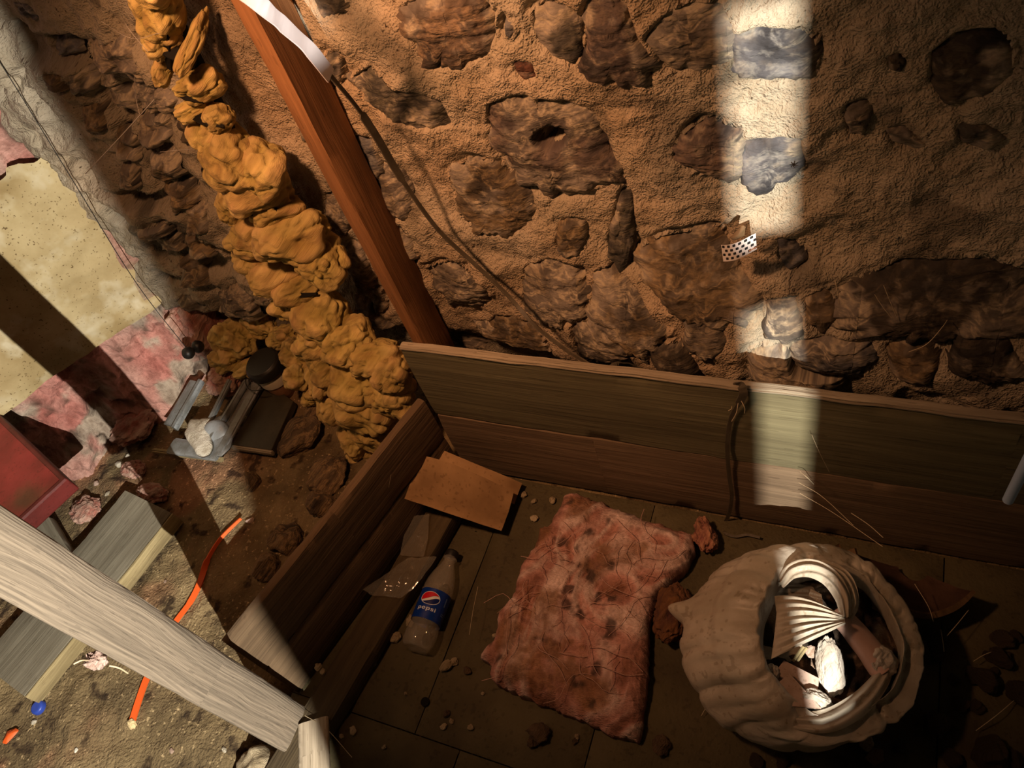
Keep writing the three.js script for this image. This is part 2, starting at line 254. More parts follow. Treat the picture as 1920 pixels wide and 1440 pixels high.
// outlines read off the photograph: [points, how far proud (m), tone]
const STONES = [
  [[[745, 15], [800, -20], [900, -25], [938, 20], [935, 70], [915, 105], [860, 128], [815, 125], [785, 95], [758, 58]], 0.016, 0],
  [[[995, 15], [1025, -5], [1070, 5], [1100, 28], [1098, 90], [1080, 118], [1030, 100], [1002, 60]], 0.014, 1],
  [[[1085, 10], [1110, -30], [1150, -30], [1185, 0], [1205, 60], [1235, 110], [1225, 148], [1180, 152], [1120, 145], [1085, 125], [1098, 70]], 0.022, 2],
  [[[948, 36], [968, 34], [972, 55], [960, 70], [950, 58]], 0.004, 3], [[[962, 106], [1000, 116], [1012, 144], [985, 149], [964, 130]], 0.005, 4],
  [[[650, 150], [690, 120], [715, 140], [735, 160], [790, 168], [830, 182], [852, 240], [800, 241], [722, 217], [675, 182]], 0.008, 1],
  [[[905, 235], [912, 190], [960, 172], [1000, 178], [1000, 238], [995, 270], [1010, 300], [1035, 306], [1055, 290], [1060, 258], [1020, 235], [1000, 178], [1060, 185], [1110, 222], [1150, 300], [1160, 338], [1100, 364], [1030, 366], [975, 345], [930, 288]], 0.02, 2],
  [[[835, 325], [880, 305], [935, 320], [975, 355], [1003, 405], [962, 448], [902, 440], [855, 400]], 0.02, 5],
  [[[1045, 415], [1070, 404], [1098, 414], [1106, 440], [1090, 470], [1060, 474], [1040, 450]], 0.024, 5],
  [[[1142, 420], [1158, 362], [1172, 350], [1186, 372], [1192, 480], [1160, 494], [1135, 465]], 0.018, 1],
  [[[1205, 60], [1240, 20], [1300, -10], [1362, -5], [1385, 60], [1375, 110], [1310, 132], [1250, 128]], 0.008, 6],
  [[[1250, 300], [1285, 250], [1325, 222], [1390, 245], [1402, 330], [1368, 348], [1300, 322]], 0.026, 2],
  [[[1368, 60], [1420, 40], [1500, 50], [1532, 80], [1528, 150], [1440, 152], [1375, 148]], 0.018, 3],
  [[[1388, 268], [1440, 262], [1508, 258], [1512, 320], [1480, 352], [1420, 372], [1388, 346]], 0.024, 3],
  [[[1190, 470], [1250, 442], [1345, 436], [1385, 480], [1425, 530], [1432, 562], [1350, 572], [1262, 548], [1205, 505]], 0.03, 5],
  [[[980, 500], [1040, 478], [1100, 490], [1112, 530], [1105, 572], [1030, 590], [985, 565]], 0.026, 6],
  [[[1112, 500], [1150, 488], [1200, 520], [1255, 575], [1230, 625], [1150, 590], [1115, 560]], 0.02, 5],
  [[[795, 500], [850, 486], [905, 525], [922, 545], [910, 572], [842, 575], [808, 535]], 0.026, 6],
  [[[925, 592], [1000, 598], [1040, 640], [1010, 672], [950, 655], [900, 628]], 0.02, 5],
  [[[1740, 105], [1795, 62], [1870, 48], [1905, 90], [1900, 140], [1850, 185], [1780, 205], [1738, 165]], 0.008, 7],
  [[[1662, 110], [1685, 98], [1700, 120], [1690, 142], [1665, 135]], 0.006, 7], [[[1652, 250], [1692, 245], [1742, 282], [1722, 292], [1672, 282]], 0.008, 1],
  [[[1580, 195], [1625, 190], [1638, 215], [1620, 265], [1590, 262]], 0.012, 6], [[[1790, 240], [1850, 235], [1890, 270], [1860, 290], [1800, 275]], 0.01, 1],
  [[[1550, 560], [1590, 520], [1690, 492], [1850, 478], [1935, 500], [1935, 582], [1750, 590], [1605, 582]], 0.032, 7],
  [[[1480, 645], [1560, 640], [1635, 652], [1646, 680], [1600, 695], [1490, 684]], 0.03, 3], [[[1400, 655], [1470, 650], [1495, 690], [1590, 702], [1580, 722], [1470, 712], [1405, 700]], 0.036, 6],
  [[[1655, 655], [1720, 640], [1765, 668], [1750, 705], [1680, 706]], 0.03, 5], [[[1780, 640], [1880, 640], [1930, 690], [1860, 705], [1775, 690]], 0.03, 7],
  [[[1425, 590], [1490, 585], [1510, 640], [1480, 650], [1430, 640]], 0.02, 6], [[[1440, 500], [1480, 515], [1500, 545], [1470, 560], [1445, 540]], 0.008, 3],
  [[[1500, 590], [1545, 580], [1570, 615], [1545, 640], [1510, 625]], 0.02, 5],
  [[[1060, 625], [1140, 610], [1200, 650], [1160, 690], [1080, 690]], 0.022, 7], [[[1215, 655], [1260, 640], [1300, 665], [1320, 700], [1240, 700]], 0.026, 7], [[[860, 650], [940, 655], [990, 690], [900, 690]], 0.02, 5],
  [[[1270, 600], [1330, 590], [1365, 640], [1330, 675], [1280, 650]], 0.022, 6],
  [[[700, 305], [745, 320], [770, 380], [760, 420], [720, 410], [698, 350]], 0.014, 6], [[[718, 415], [752, 425], [785, 480], [760, 500], [735, 470]], 0.016, 6],
  [[[600, 110], [632, 95], [640, 150], [620, 180], [600, 150]], 0.006, 1], [[[560, -20], [640, -20], [650, 20], [600, 40]], 0.006, 1],
  [[[655, 258], [690, 262], [720, 330], [700, 350], [668, 310]], 0.012, 3],
  // the rougher, hollow corner on the left
  [[[15, 10], [50, 8], [75, 35], [60, 45], [25, 35]], 0.01, 3], [[[78, 90], [100, 80], [130, 100], [132, 120], [95, 118]], 0.012, 3],
  [[[150, 90], [230, 70], [270, 120], [265, 160], [200, 150]], 0.02, 6], [[[170, 170], [205, 175], [240, 205], [250, 235], [200, 215]], 0.03, 6],
  [[[240, 160], [300, 150], [345, 180], [330, 210], [280, 225], [245, 205]], 0.012, 6], [[[250, 240], [300, 225], [310, 265], [285, 285], [255, 265]], 0.03, 6],
  [[[140, 200], [180, 210], [195, 250], [165, 250]], 0.035, 5], [[[205, 250], [245, 265], [260, 300], [225, 295]], 0.04, 5], [[[225, 300], [258, 315], [272, 345], [240, 340]], 0.045, 6],
  [[[275, 300], [320, 290], [345, 330], [310, 350], [280, 335]], 0.04, 5], [[[268, 415], [320, 410], [330, 435], [290, 440]], 0.06, 6], [[[300, 350], [345, 345], [370, 385], [330, 395]], 0.045, 5],
  [[[290, 440], [330, 440], [345, 470], [305, 468]], 0.05, 6], [[[350, 390], [385, 385], [400, 425], [365, 430]], 0.04, 5], [[[345, 440], [390, 440], [405, 480], [360, 480]], 0.04, 5],
  [[[408, 550], [440, 535], [478, 560], [490, 605], [450, 605], [415, 590]], 0.05, 6], [[[330, 480], [375, 490], [400, 530], [355, 525]], 0.04, 5], [[[470, 500], [500, 510], [520, 560], [490, 560]], 0.03, 5],
  [[[330, 215], [365, 205], [385, 260], [355, 280], [330, 255]], 0.02, 5], [[[120, 140], [160, 140], [170, 180], [135, 180]], 0.025, 1], [[[80, 130], [115, 140], [125, 170], [95, 165]], 0.03, 5],
  [[[540, 180], [575, 215], [590, 270], [560, 275], [540, 230]], 0.006, 6], [[[600, 370], [630, 365], [660, 430], [640, 450], [605, 420]], 0.008, 6],
  [[[640, 455], [672, 470], [700, 530], [670, 545], [648, 505]], 0.03, 6], [[[690, 550], [712, 545], [725, 580], [705, 595]], 0.014, 5], [[[650, 555], [690, 570], [735, 620], [690, 625]], 0.03, 6],
];
const TONES = [[0.21, 0.15, 0.105], [0.125, 0.115, 0.095], [0.165, 0.125, 0.11], [0.19, 0.195, 0.215], [0.17, 0.065, 0.04], [0.235, 0.175, 0.105], [0.31, 0.26, 0.2], [0.075, 0.06, 0.045]];
const stones = STONES.map(([pts, h, tone], i) => {
  const o = pts.map(([x, y]) => { const z = i > 24 && i < 36 ? -0.93 : -1.0, p = onBack(x, y, z + 0.004); return [p.x, p.y]; });
  const xs = o.map(p => p[0]), ys = o.map(p => p[1]); return { o, h, tone, x0: Math.min(...xs), x1: Math.max(...xs), y0: Math.min(...ys), y1: Math.max(...ys) };
});
{ // stones that no outline was read for: outside the picture and in the hollows
  const r = rng(77); let n = 0, guard = 0;
  while (n < 60 && guard++ < 4000) {
    const x = lerp(-1.78, 1.25, r()), y = lerp(0.05, 2.1, r()), a = 0.04 + 0.06 * r(), b = a * (0.4 + 0.35 * r());
    const inView = y < 1.12 && x < 0.35;
    if (stones.some(s => x > s.x0 - a && x < s.x1 + a && y > s.y0 - b && y < s.y1 + b)) continue;
    const o = []; for (let k = 0; k < 9; k++) { const t = k / 9 * 6.283, d = 0.8 + 0.35 * r(); o.push([x + a * d * Math.cos(t), y + b * d * Math.sin(t)]); }
    const xs = o.map(p => p[0]), ys = o.map(p => p[1]); stones.push({ o, h: inView ? 0.008 + 0.01 * r() : 0.02, tone: inView ? 6 : [0, 1, 5, 6][r() * 4 | 0], x0: Math.min(...xs), x1: Math.max(...xs), y0: Math.min(...ys), y1: Math.max(...ys) }); n++;
  }
}
function inside(o, x, y) { let c = false; for (let i = 0, j = o.length - 1; i < o.length; j = i++) { const [a, b] = o[i], [d, e] = o[j]; if ((b > y) !== (e > y) && x < (d - a) * (y - b) / (e - b) + a) c = !c; } return c; }
function edgeDist(o, x, y) { let m = 9; for (let i = 0, j = o.length - 1; i < o.length; j = i++) { const [a, b] = o[j], [d, e] = o[i], t = clamp(((x - a) * (d - a) + (y - b) * (e - b)) / ((d - a) ** 2 + (e - b) ** 2 || 1)); m = Math.min(m, Math.hypot(x - a - t * (d - a), y - b - t * (e - b))); } return m; }
const rough = (x) => ss(-1.10, -1.35, x);       // how far the pointing has fallen out, towards the left corner
const mortarRelief = (x, y) => { const q = rough(x), wx = x + 0.03 * fbm(x * 7, y * 7, 31, 2), wy = y + 0.03 * fbm(x * 7, y * 7, 33, 2); return (0.019 + 0.016 * q) * fbm(wx * 7, wy * 8.5, 4, 3) + (0.007 + 0.012 * q) * fbm(wx * 19, wy * 24, 6, 3) + 0.0032 * fbm(x * 60, y * 50, 8, 3) + 0.0022 * ridge(x * 45, y * 38, 9, 2) - 0.009 * Math.pow(Math.max(0, ridge(wx * 5.5, wy * 7, 36, 2)), 6) - 0.045 * q * ss(0.15, 0.5, fbm(x * 9, y * 14, 12, 3)); };
const hole = onBack(1030, 262, -0.99);
struct('wall_back', w => {
  const xs = [], ys = []; for (let x = -1.95; x <= 1.42; x += (x < 0.36 ? 0.0055 : 0.03)) xs.push(x); for (let y = -0.05; y <= 2.42; y += (y < 1.16 ? 0.0055 : 0.04)) ys.push(y);
  const pos = [], uv = [], col = [], idx = [];
  for (const y of ys) for (const x of xs) {
    let z = wallZ(x, y) + mortarRelief(x, y), earthTone = 0;
    for (const s of stones) if (x > s.x0 - 0.03 && x < s.x1 + 0.03 && y > s.y0 - 0.03 && y < s.y1 + 0.03) {
      const d = edgeDist(s.o, x, y); if (inside(s.o, x, y)) z -= 0.02 * ss(0, 0.012, d); else { const k = ss(0.016, 0.0, d) * clamp(0.1 + 1.7 * fbm(x * 13, y * 13, 14, 2)); z -= 0.013 * k; earthTone = Math.max(earthTone, k * 0.45); }  // mortar colour darkens towards the stone edges
    }
    const hd = Math.hypot((x - hole.x) / 0.03, (y - hole.y) / 0.022); z -= 0.045 * ss(1, 0.5, hd);
    pos.push(x, y, z); uv.push(x, y);
    const a = fbm(x * 4.5, y * 4.5, 20, 4), b = fbm(x * 11, y * 11, 24, 4), k = clamp(1 + 0.22 * a - 0.4 * earthTone - 0.75 * ss(0.25, 0.5, b) * 0.6 - 0.25 * rough(x)), g = ss(0.1, 0.5, fbm(x * 3, y * 3, 28, 3));
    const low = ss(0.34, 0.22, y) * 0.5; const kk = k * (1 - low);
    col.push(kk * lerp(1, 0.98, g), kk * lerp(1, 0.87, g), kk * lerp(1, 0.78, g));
  }
  const W = xs.length; for (let j = 0; j < ys.length - 1; j++) for (let i = 0; i < W - 1; i++) { const a = j * W + i; idx.push(a, a + 1, a + W + 1, a, a + W + 1, a + W); }
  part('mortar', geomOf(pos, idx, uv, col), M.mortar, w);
  part('backing', new THREE.BoxGeometry(3.5, 2.6, 0.2).translate(-0.25, 1.2, -1.21), M.dark, w);
  stones.forEach((s, i) => {
    const t = TONES[s.tone], r = rng(i * 13 + 7), big = s.x1 - s.x0 > 0.11, tx = (r() - 0.5) * 0.25, ty = -0.12 - 0.2 * r(), cx = (s.x0 + s.x1) / 2, cy = (s.y0 + s.y1) / 2, sm = 0.3 + 0.3 * r(), holed = i === 6;
    const o0 = holed ? s.o.filter((_, k) => k < 3 || k > 11) : s.o, gx = s.x1 - s.x0, o = o0.map(([x, y]) => [cx + (x - cx) * 1.06, cy + (y - cy) * 1.06]);
    const q = rough(cx), low = ss(0.42, 0.3, cy) * ss(-0.5, -0.3, cx), H = s.h * lerp(lerp(0.5, 0.85, low), 0.5, q), st = 0.3 + 0.5 * r();
    const hf = (x, y, k) => H * (1.0 - Math.pow(k, 4)) - 0.010 * Math.pow(k, 8) + (tx * (x - cx) + ty * (y - cy)) * lerp(0.4, 1, Math.max(q, low)) + (0.0045 + 0.01 * q) * fbm(x * 22, y * 48, i, 3) + 0.004 * Math.round(2.5 * fbm(x * 11 + st * y * 10, y * 30, i + 50, 2)) / 2.5 + 0.0012 * fbm(x * 110, y * 160, i, 2);
    const g = patch(o, { seg: big ? 96 : 44, rings: big ? 30 : 12, jag: 0.2, round: 1, seed: i, pw: 0.7,
      height: hf, map: (x, y, h) => { let z = wallZ(x, y) + h + 0.55 * mortarRelief(x, y) - 0.001; if (holed) z -= 0.05 * ss(1, 0.55, Math.hypot((x - hole.x) / 0.03, (y - hole.y) / 0.022)); return V(x, y, z); },
      colour: (x, y, k) => { const n = fbm(x * 18, y * 26, i + 9, 4), m = clamp(ss(0.0, 0.3, fbm(x * 17, y * 17, i + 70, 4) + (k - 0.66) * 1.1 * sm - 0.01 + (s.tone > 4 && s.tone < 7 ? 0.14 : 0)) + ss(0.2, 0.35, fbm(x * 60, y * 90, i, 3)) * 0.35), kk = 1 + 0.6 * n; const a = [t[0] * kk, t[1] * kk, t[2] * kk]; return mix3(a, [0.48, 0.425, 0.35], m * 0.9); } });
    part(`stone${i ? '_' + String(i).padStart(3, '0') : ''}`, g, M.stone, w);
  });
});
// ───────────────────────── the setting: floor and shell ─────────────────────────
const inBin = (x, z) => { const e = lerp(-0.825, -0.985, (z + 0.79) / 0.6); return ss(e - 0.03, e + 0.02, x) * ss(-0.82, -0.78, z); };
const floorY = (x, z) => { const b = inBin(x, z); const l = 0.012 * fbm(x * 5, z * 5, 3, 4) + 0.006 * fbm(x * 22, z * 22, 7, 3) + 0.004 * ridge(x * 16, z * 16, 9, 3) - 0.004; const hol = ss(0.07, 0.02, Math.abs(x + 0.99)) * ss(0.05, 0.02, Math.abs(z + 0.19)); return -0.075 * hol + lerp(l + 0.02 * ss(-1.2, -0.95, x) * ss(-0.35, -0.7, z), -0.03, b); };
struct('floor', f => {
  const xs = [], zs = []; for (let x = -2.75; x <= 1.42; x += (x < -0.8 && x > -2.2 ? 0.008 : 0.05)) xs.push(x); for (let z = -1.15; z <= 2.42; z += (z < 0.2 ? 0.008 : 0.06)) zs.push(z);
  const pos = [], uv = [], col = [], idx = [];
  for (const z of zs) for (const x of xs) { pos.push(x, floorY(x, z), z); uv.push(x, z); const pk = ss(0.05, 0.4, fbm(x * 7, z * 7, 40, 4) + 0.5 * ss(-0.35, -0.75, z) - 0.12) * ss(-1.3, -1.6, x), k = 1 + 0.35 * fbm(x * 3, z * 3, 44, 3); const c = mix3([k, k, k], [1.75, 1.15, 1.25], pk * 0.7); col.push(...c); }
  const W = xs.length; for (let j = 0; j < zs.length - 1; j++) for (let i = 0; i < W - 1; i++) { const a = j * W + i; idx.push(a, a + W + 1, a + 1, a, a + W, a + W + 1); }
  part('earth', geomOf(pos, idx, uv, col), M.earthTone, f, 'dry brown trodden earth');
  // hardboard sheets that floor the bin, butted with open joints
  const P = (x, y) => { const p = onFloor(x, y); return [p.x, p.z]; };
  const k1 = P(640, 1327), k2 = P(790, 1410), k3 = P(985, 1090), k4 = P(775, 1010), kz = P(920, 1285), g = 0.0022;
  const dirA = Math.atan2(k2[1] - k1[1], k2[0] - k1[0]);
  const K = k1[1]; const rects = [[-1.0, -0.79, -0.70, K], [-0.70 + g, -0.79, -0.36, K], [-0.36 + g, -0.79, 0.2, K], [0.2 + g, -0.79, 1.3, K], [-1.0, K + g, -0.6, 0.5], [-0.6 + g, K + g, 0.0, 0.6], [g, K + g, 1.3, 0.7]];
  rects.forEach(([x0, z0, x1, z1], i) => {
    const r = rng(i + 400), tilt = (r() - 0.5) * 0.004, gg = grid(24, 24, (u, v) => { const x = lerp(x0, x1, u), z = lerp(z0, z1, v), e = Math.min(u, 1 - u, v, 1 - v) < 0.001 ? -0.006 : 0; return { p: V(x + 0.0 * z, e + tilt * (u - 0.5) * 2 + 0.0012 * fbm(x * 7, z * 7, i, 2), z), uv: [x + i * 0.3, z] }; });
    part(i ? `floor_panel_${String(i).padStart(3, '0')}` : 'floor_panel', gg, M.panel, f);
  });
});
struct('wall_left', w => { // boarding behind the insulation
  const p = (s, y, o) => LW0.clone().addScaledVector(LWU, s).addScaledVector(LWN, o).setY(y);
  const b = new THREE.BoxGeometry(3.9, 2.6, 0.1); b.applyMatrix4(new THREE.Matrix4().makeBasis(LWU, V(0, 1, 0), LWN.clone().negate())); b.translate(...p(1.75, 1.2, -0.16).toArray()); part('boarding', b, M.dark, w);
});
struct('wall_right', w => part('plaster', new THREE.BoxGeometry(0.1, 2.6, 3.8).translate(1.42, 1.2, 0.6), M.room, w));
struct('wall_front', w => part('plaster', new THREE.BoxGeometry(5.6, 2.6, 0.1).translate(-1, 1.2, 2.43), M.room, w));
struct('ceiling', w => part('ceiling_boards', new THREE.BoxGeometry(5.6, 0.1, 3.9).translate(-1, 2.42, 0.6), M.room, w));
struct('foundation', w => part('concrete', new THREE.BoxGeometry(5.6, 0.1, 3.9).translate(-1, -0.14, 0.6), M.dark, w));

// ───────────────────────── insulation on the left wall ─────────────────────────
const pinkAt = (x, y, s) => { const a = fbm(x * 7, y * 7, s, 4), b = fbm(x * 16, y * 16, s + 5, 4); let c = mix3([0.60, 0.22, 0.19], [0.66, 0.40, 0.34], clamp(0.5 + 1.2 * a)); c = mix3(c, [0.50, 0.42, 0.34], ss(0.05, 0.4, b) * (1 - 0.55 * ss(0.45, 0.65, y))); return mix3(c, [0.12, 0.08, 0.06], ss(0.3, 0.55, fbm(x * 24, y * 24, s + 9, 3)) * 0.8); };
const lp = (s, y, o) => LW0.clone().addScaledVector(LWU, s).addScaledVector(LWN, o).setY(y);
thing('wall_insulation', 'pink wall insulation batts with torn tan paper facing, lit by two light stripes', 'insulation', null, o => {
  // fibreglass: stands behind the paper and slumps out on to the floor below it
  const slump = y => 0.13 * ss(0.26, 0.0, y) ;
  part('fibreglass', grid(230, 190, (u, v) => { const s = lerp(-0.12, 1.5, u), y = lerp(-0.03, 2.3, Math.pow(v, 1.6)); const low = ss(0.34, 0.2, y), d = -0.05 + 0.03 * low * ridge(s * 9, y * 9, 3, 3) + 0.022 * ridge(s * 26, y * 26, 7, 3) * (0.4 + 0.6 * low) + slump(y) * (0.6 + 0.5 * fbm(s * 5, 1, 9, 2)) + 0.05 * low * fbm(s * 6, y * 8, 13, 3); return { p: lp(s, y, d), uv: [s, y], c: mix3(pinkAt(s, y, 3), [0.20, 0.06, 0.045], 0.0) }; }), M.glassPink, o, 'pink fibreglass');
  const [s0] = leftUV(onLeft(310, 560)), yb = 0.266;
  const torn = s => 0.755 + 0.03 * fbm(s * 9, 2, 3, 3) + 0.02 * fbm(s * 40, 5, 4, 3) + 0.08 * ss(0.25, 0.6, s);
  const ed = s => -0.005;
  part('paper_facing', grid(160, 90, (u, v) => { const s = lerp(s0, 1.5, u), yt = torn(s), y = lerp(yb + 0.004 * fbm(s * 30, 0, 2, 2), yt, v), d = 0.004 + 0.010 * fbm(s * 4, y * 4, 61, 3) + 0.010 * ridge(s * 3 + y, y * 5 - s, 66, 2) + 0.006 * ridge(s * 7 - y * 3, y * 9, 68, 3) + 0.012 * ss(0.04, 0, yt - y) * Math.max(0, fbm(s * 30, 1, 70, 2)); return { p: lp(s, y, d), uv: [s, y] }; }), M.paper, o, 'tan paper facing, torn along its top');
  // second strip of grey facing in the corner beyond the cord
  const sa = leftUV(onLeft(0, 112)), sb = leftUV(onLeft(262, 545)), edge = y => lerp(sb[0], sa[0], (y - sb[1]) / (sa[1] - sb[1]));
  part('corner_strip', grid(20, 160, (u, v) => { const y = lerp(0.3, 2.3, v), s = lerp(-0.16, Math.max(-0.155, edge(y)) + 0.012 * fbm(y * 9, 3, 1, 3), u), n = fbm(s * 20, y * 9, 75, 4); return { p: lp(s, y, 0.012 + 0.006 * fbm(s * 12, y * 8, 71, 3)), uv: [s, y], c: mix3([0.50, 0.39, 0.27], [0.52, 0.30, 0.24], ss(0.0, 0.35, n)) }; }), M.glassPink, o, 'grey dusty facing strip in the corner');
});
// ───────────────────────── boards of the bin and the posts ─────────────────────────
thing('back_board', 'long dusty board wall of two planks standing against the stone wall', 'board', null, o => {
  const a = V(-0.825, 0, -0.801), b = V(1.3, 0, -0.801), up = V(0, 1, 0), t = 0.022;
  part('plank', plank(a.clone().setY(0.338), b.clone().setY(0.315), up, 0.222, t, { seed: 3, nl: 240 }), M.board, o, 'upper plank with pale worn top edge');
  part('plank_001', plank(a.clone().setY(0.113), b.clone().setY(0.102), up, 0.222, t, { seed: 9, nl: 200, off: 0.7 }), M.board2, o, 'lower plank');
  part('edge_strip', plank(V(-0.825, 0.4515, -0.8), V(1.3, 0.4285, -0.8), V(0, 0, 1), 0.02, 0.007, { seed: 21, nl: 260, wear: 0.003 }), M.boardEdge, o, 'worn pale strip along the top');
});
const sideA = V(-0.838, 0, -0.785), sideB = V(-0.988, 0, -0.200);
thing('side_board', 'low board wall of two planks between the leaning insulation and the bin floor', 'board', null, o => {
  const up = V(0, 1, 0);
  part('plank', plank(sideA.clone().setY(0.218), sideB.clone().setY(0.218), up, 0.143, 0.024, { seed: 31, nl: 90 }), M.darkWood, o, 'upper plank');
  part('plank_001', plank(sideA.clone().setY(0.073), sideB.clone().setY(0.073), up, 0.144, 0.022, { seed: 37, nl: 90, off: 0.4 }), M.darkWood, o, 'lower plank');
});
single('sill_plank', plank(V(-0.795, 0.026, -0.775), V(-0.94, 0.026, 0.14), V(1, 0, 0), 0.075, 0.046, { seed: 41, nl: 90, wear: 0.003 }), M.sillWood, 'floor plank lying along the foot of the low side board', 'plank');
single('wooden_post', plank(V(-0.887, 0, -0.955), V(-0.887, 2.36, -0.955), V(1, 0, 0), 0.038, 0.092, { seed: 51, nl: 120 }), M.postWood, 'narrow brown timber post fixed upright against the stone wall', 'post');
{ const d = V(-0.003, 0, 0); single('weathered_upright', plank(V(-0.925, 0.0, -0.128), V(-0.945, 2.36, -0.136), V(0.04, 0, 1), 0.088, 0.017, { seed: 61, nl: 160, wear: 0.001 }), M.grayWood, 'pale weathered upright board in front, standing beside the orange strap', 'post'); }
single('lit_sill_end', plank(onFloor(585, 1350, 0.065).setY(0.058), onFloor(588, 1480, 0.065).setY(0.058), V(1, 0, 0), 0.062, 0.016, { seed: 87, nl: 30, wear: 0.002 }), mat(lin(0.62, 0.53, 0.41), { map: rep2(T.plain, 1, 3), bumpMap: rep2(T.plainBump, 1, 3), bumpScale: 0.002 }), 'added pale strip standing in for the lit end of the floor plank', 'board');  // pale strip added so the end of the sill looks lit
// ───────────────────────── work lamp, added fill lamp and added screen ─────────────────────────
const SN = V(-0.622, 0, -0.783).normalize(), SE = V(-0.783, 0, 0.622).normalize(), SQ = LAMP.clone().addScaledVector(SN, 0.3);
thing('added_light_screen', 'added unseen plank screen with gaps shaped to cut the light into stripes', 'screen', null, o => {  // added and unseen: its gaps are shaped to make the light stripes
  const bd = (pts, t, off, name) => { const sh = new THREE.Shape(pts.map(p => new THREE.Vector2(p[0] * 0.5, p[1] * 0.5))); const g = new THREE.ExtrudeGeometry(sh, { depth: t, bevelEnabled: false }); g.applyMatrix4(new THREE.Matrix4().makeBasis(SE, V(0, 1, 0), SE.clone().cross(V(0, 1, 0)))); const p = SQ.clone().addScaledVector(SN, off); g.translate(p.x, p.y, p.z); part(name, boxUV(g), M.room, o); };
  const b = -2.69, t = 1.9;                              // drawn at twice the size, 0.6 m from the lamp
  const scr = q => { const d = q.clone().sub(LAMP), k = 0.6 / d.dot(SN); return [d.dot(SE) * k, d.y * k]; };
  const lightSlot = [[486, 2, -.76], [540, 52, -.79], [598, 108, -.84]].map(([x, y, z]) => scr(onBack(x, y, z))), w2 = 0.0052;   // opening shaped to let light on to the tape
  const cl = lightSlot.map(([u, v]) => [u - w2, v]), cr = lightSlot.map(([u, v]) => [u + w2, v]), [c0, c1, c2] = lightSlot;
  bd([[-0.2125, b], [-0.002, b], [-0.002, c2[1] - 0.004], [c2[0] - 0.002, c2[1] - 0.003], cl[2], cl[1], cl[0], [c0[0], c0[1] + 0.004], [-0.002, c0[1] + 0.008], [-0.002, t], [-0.2125, t]], 0.005, 0, 'board');
  bd([[-0.004, b], [0.558, b], [0.201, -0.588], [0.192, -0.522], [0.174, -0.42], [0.161, -0.35], [0.137, -0.225], [0.115, -0.081], [0.07, 0.3], [-0.004, 0.75], [-0.004, t], [-0.004, c0[1] + 0.008], [c0[0], c0[1] + 0.004], cr[0], cr[1], cr[2], [c2[0] + 0.002, c2[1] - 0.003], [-0.004, c2[1] - 0.004]], 0.005, 0.0052, 'board_001');
  for (let i = 0; i < 4; i++) bd([[-0.2495 - 0.21 * i, b], [-0.2495 - 0.21 * i, t], [-0.4675 - 0.21 * i, t], [-0.4675 - 0.21 * i, b]], 0.005, i % 2 * 0.0052, `board_00${i + 2}`);
  bd([[-1.05, -0.338], [0.10, -0.338], [0.10, -0.283], [-1.05, -0.283]], 0.006, 0.0106, 'batten'); bd([[-1.05, -0.135], [-0.10, -0.135], [-0.10, t], [-1.05, t]], 0.006, 0.0106, 'batten_001'); bd([[-1.05, b], [0.0, b], [0.0, -0.69], [-1.05, -0.69]], 0.006, 0.0106, 'batten_002');
});
thing('work_lamp', 'small bright work lamp on a black stand behind the photographer', 'lamp', null, o => {
  const dir = workLight.target.position.clone().sub(LAMP).normalize(), q = new THREE.Quaternion().setFromUnitVectors(V(0, 1, 0), dir);
  const put = (g, d) => g.applyQuaternion(q).translate(LAMP.x + dir.x * d, LAMP.y + dir.y * d, LAMP.z + dir.z * d);
  part('lens', put(new THREE.CircleGeometry(0.012, 32).rotateX(-Math.PI / 2), -0.02), mat(0x000000, { emissive: 0xfff4e2, emissiveIntensity: 3 }), o);
  part('housing', put(new THREE.CylinderGeometry(0.03, 0.045, 0.09, 32), -0.075), M.black, o);
  part('pole', new THREE.CylinderGeometry(0.012, 0.012, LAMP.y - 0.06, 16).translate(LAMP.x + 0.035, (LAMP.y - 0.06) / 2, LAMP.z + 0.075), M.black, o);
  part('foot', new THREE.CylinderGeometry(0.13, 0.14, 0.02, 32).translate(LAMP.x + 0.035, 0.012, LAMP.z + 0.075), M.black, o);
});
thing('added_fill_lamp', 'added unseen fill lamp with two flaps that shape its warm light', 'lamp', null, o => {  // added and unseen: gives the warm fill in place of bounced light
  const pts = [[0.03, 0.12], [0.05, 0.115], [0.11, 0.09], [0.15, 0.088]].map(p => new THREE.Vector2(...p));
  part('shade', new THREE.LatheGeometry(pts, 40).translate(FILL_POS.x, FILL_POS.y + 0.02, FILL_POS.z), M.rust, o);
  for (const [x, n] of [[FILL_POS.x + 0.104, ''], [FILL_POS.x - 0.145, '_001']]) part('light_flap' + n, boxUV(new RoundedBoxGeometry(0.006, 0.22, n ? 0.36 : 0.6, 2, 0.002).translate(x, FILL_POS.y - 0.02, n ? FILL_POS.z - 0.08 : FILL_POS.z - 0.06)), M.black, o);  // flaps added to keep the fill off both ends of the wall
  part('bulb', new THREE.SphereGeometry(0.03, 24, 16).translate(FILL_POS.x, FILL_POS.y + 0.06, FILL_POS.z), mat(0x000000, { emissive: lin(1, 0.52, 0.21), emissiveIntensity: 3 }), o);
  part('cord', tube([V(FILL_POS.x, FILL_POS.y + 0.115, FILL_POS.z), V(FILL_POS.x, 2.37, FILL_POS.z)], 0.004, 4), M.black, o);
});

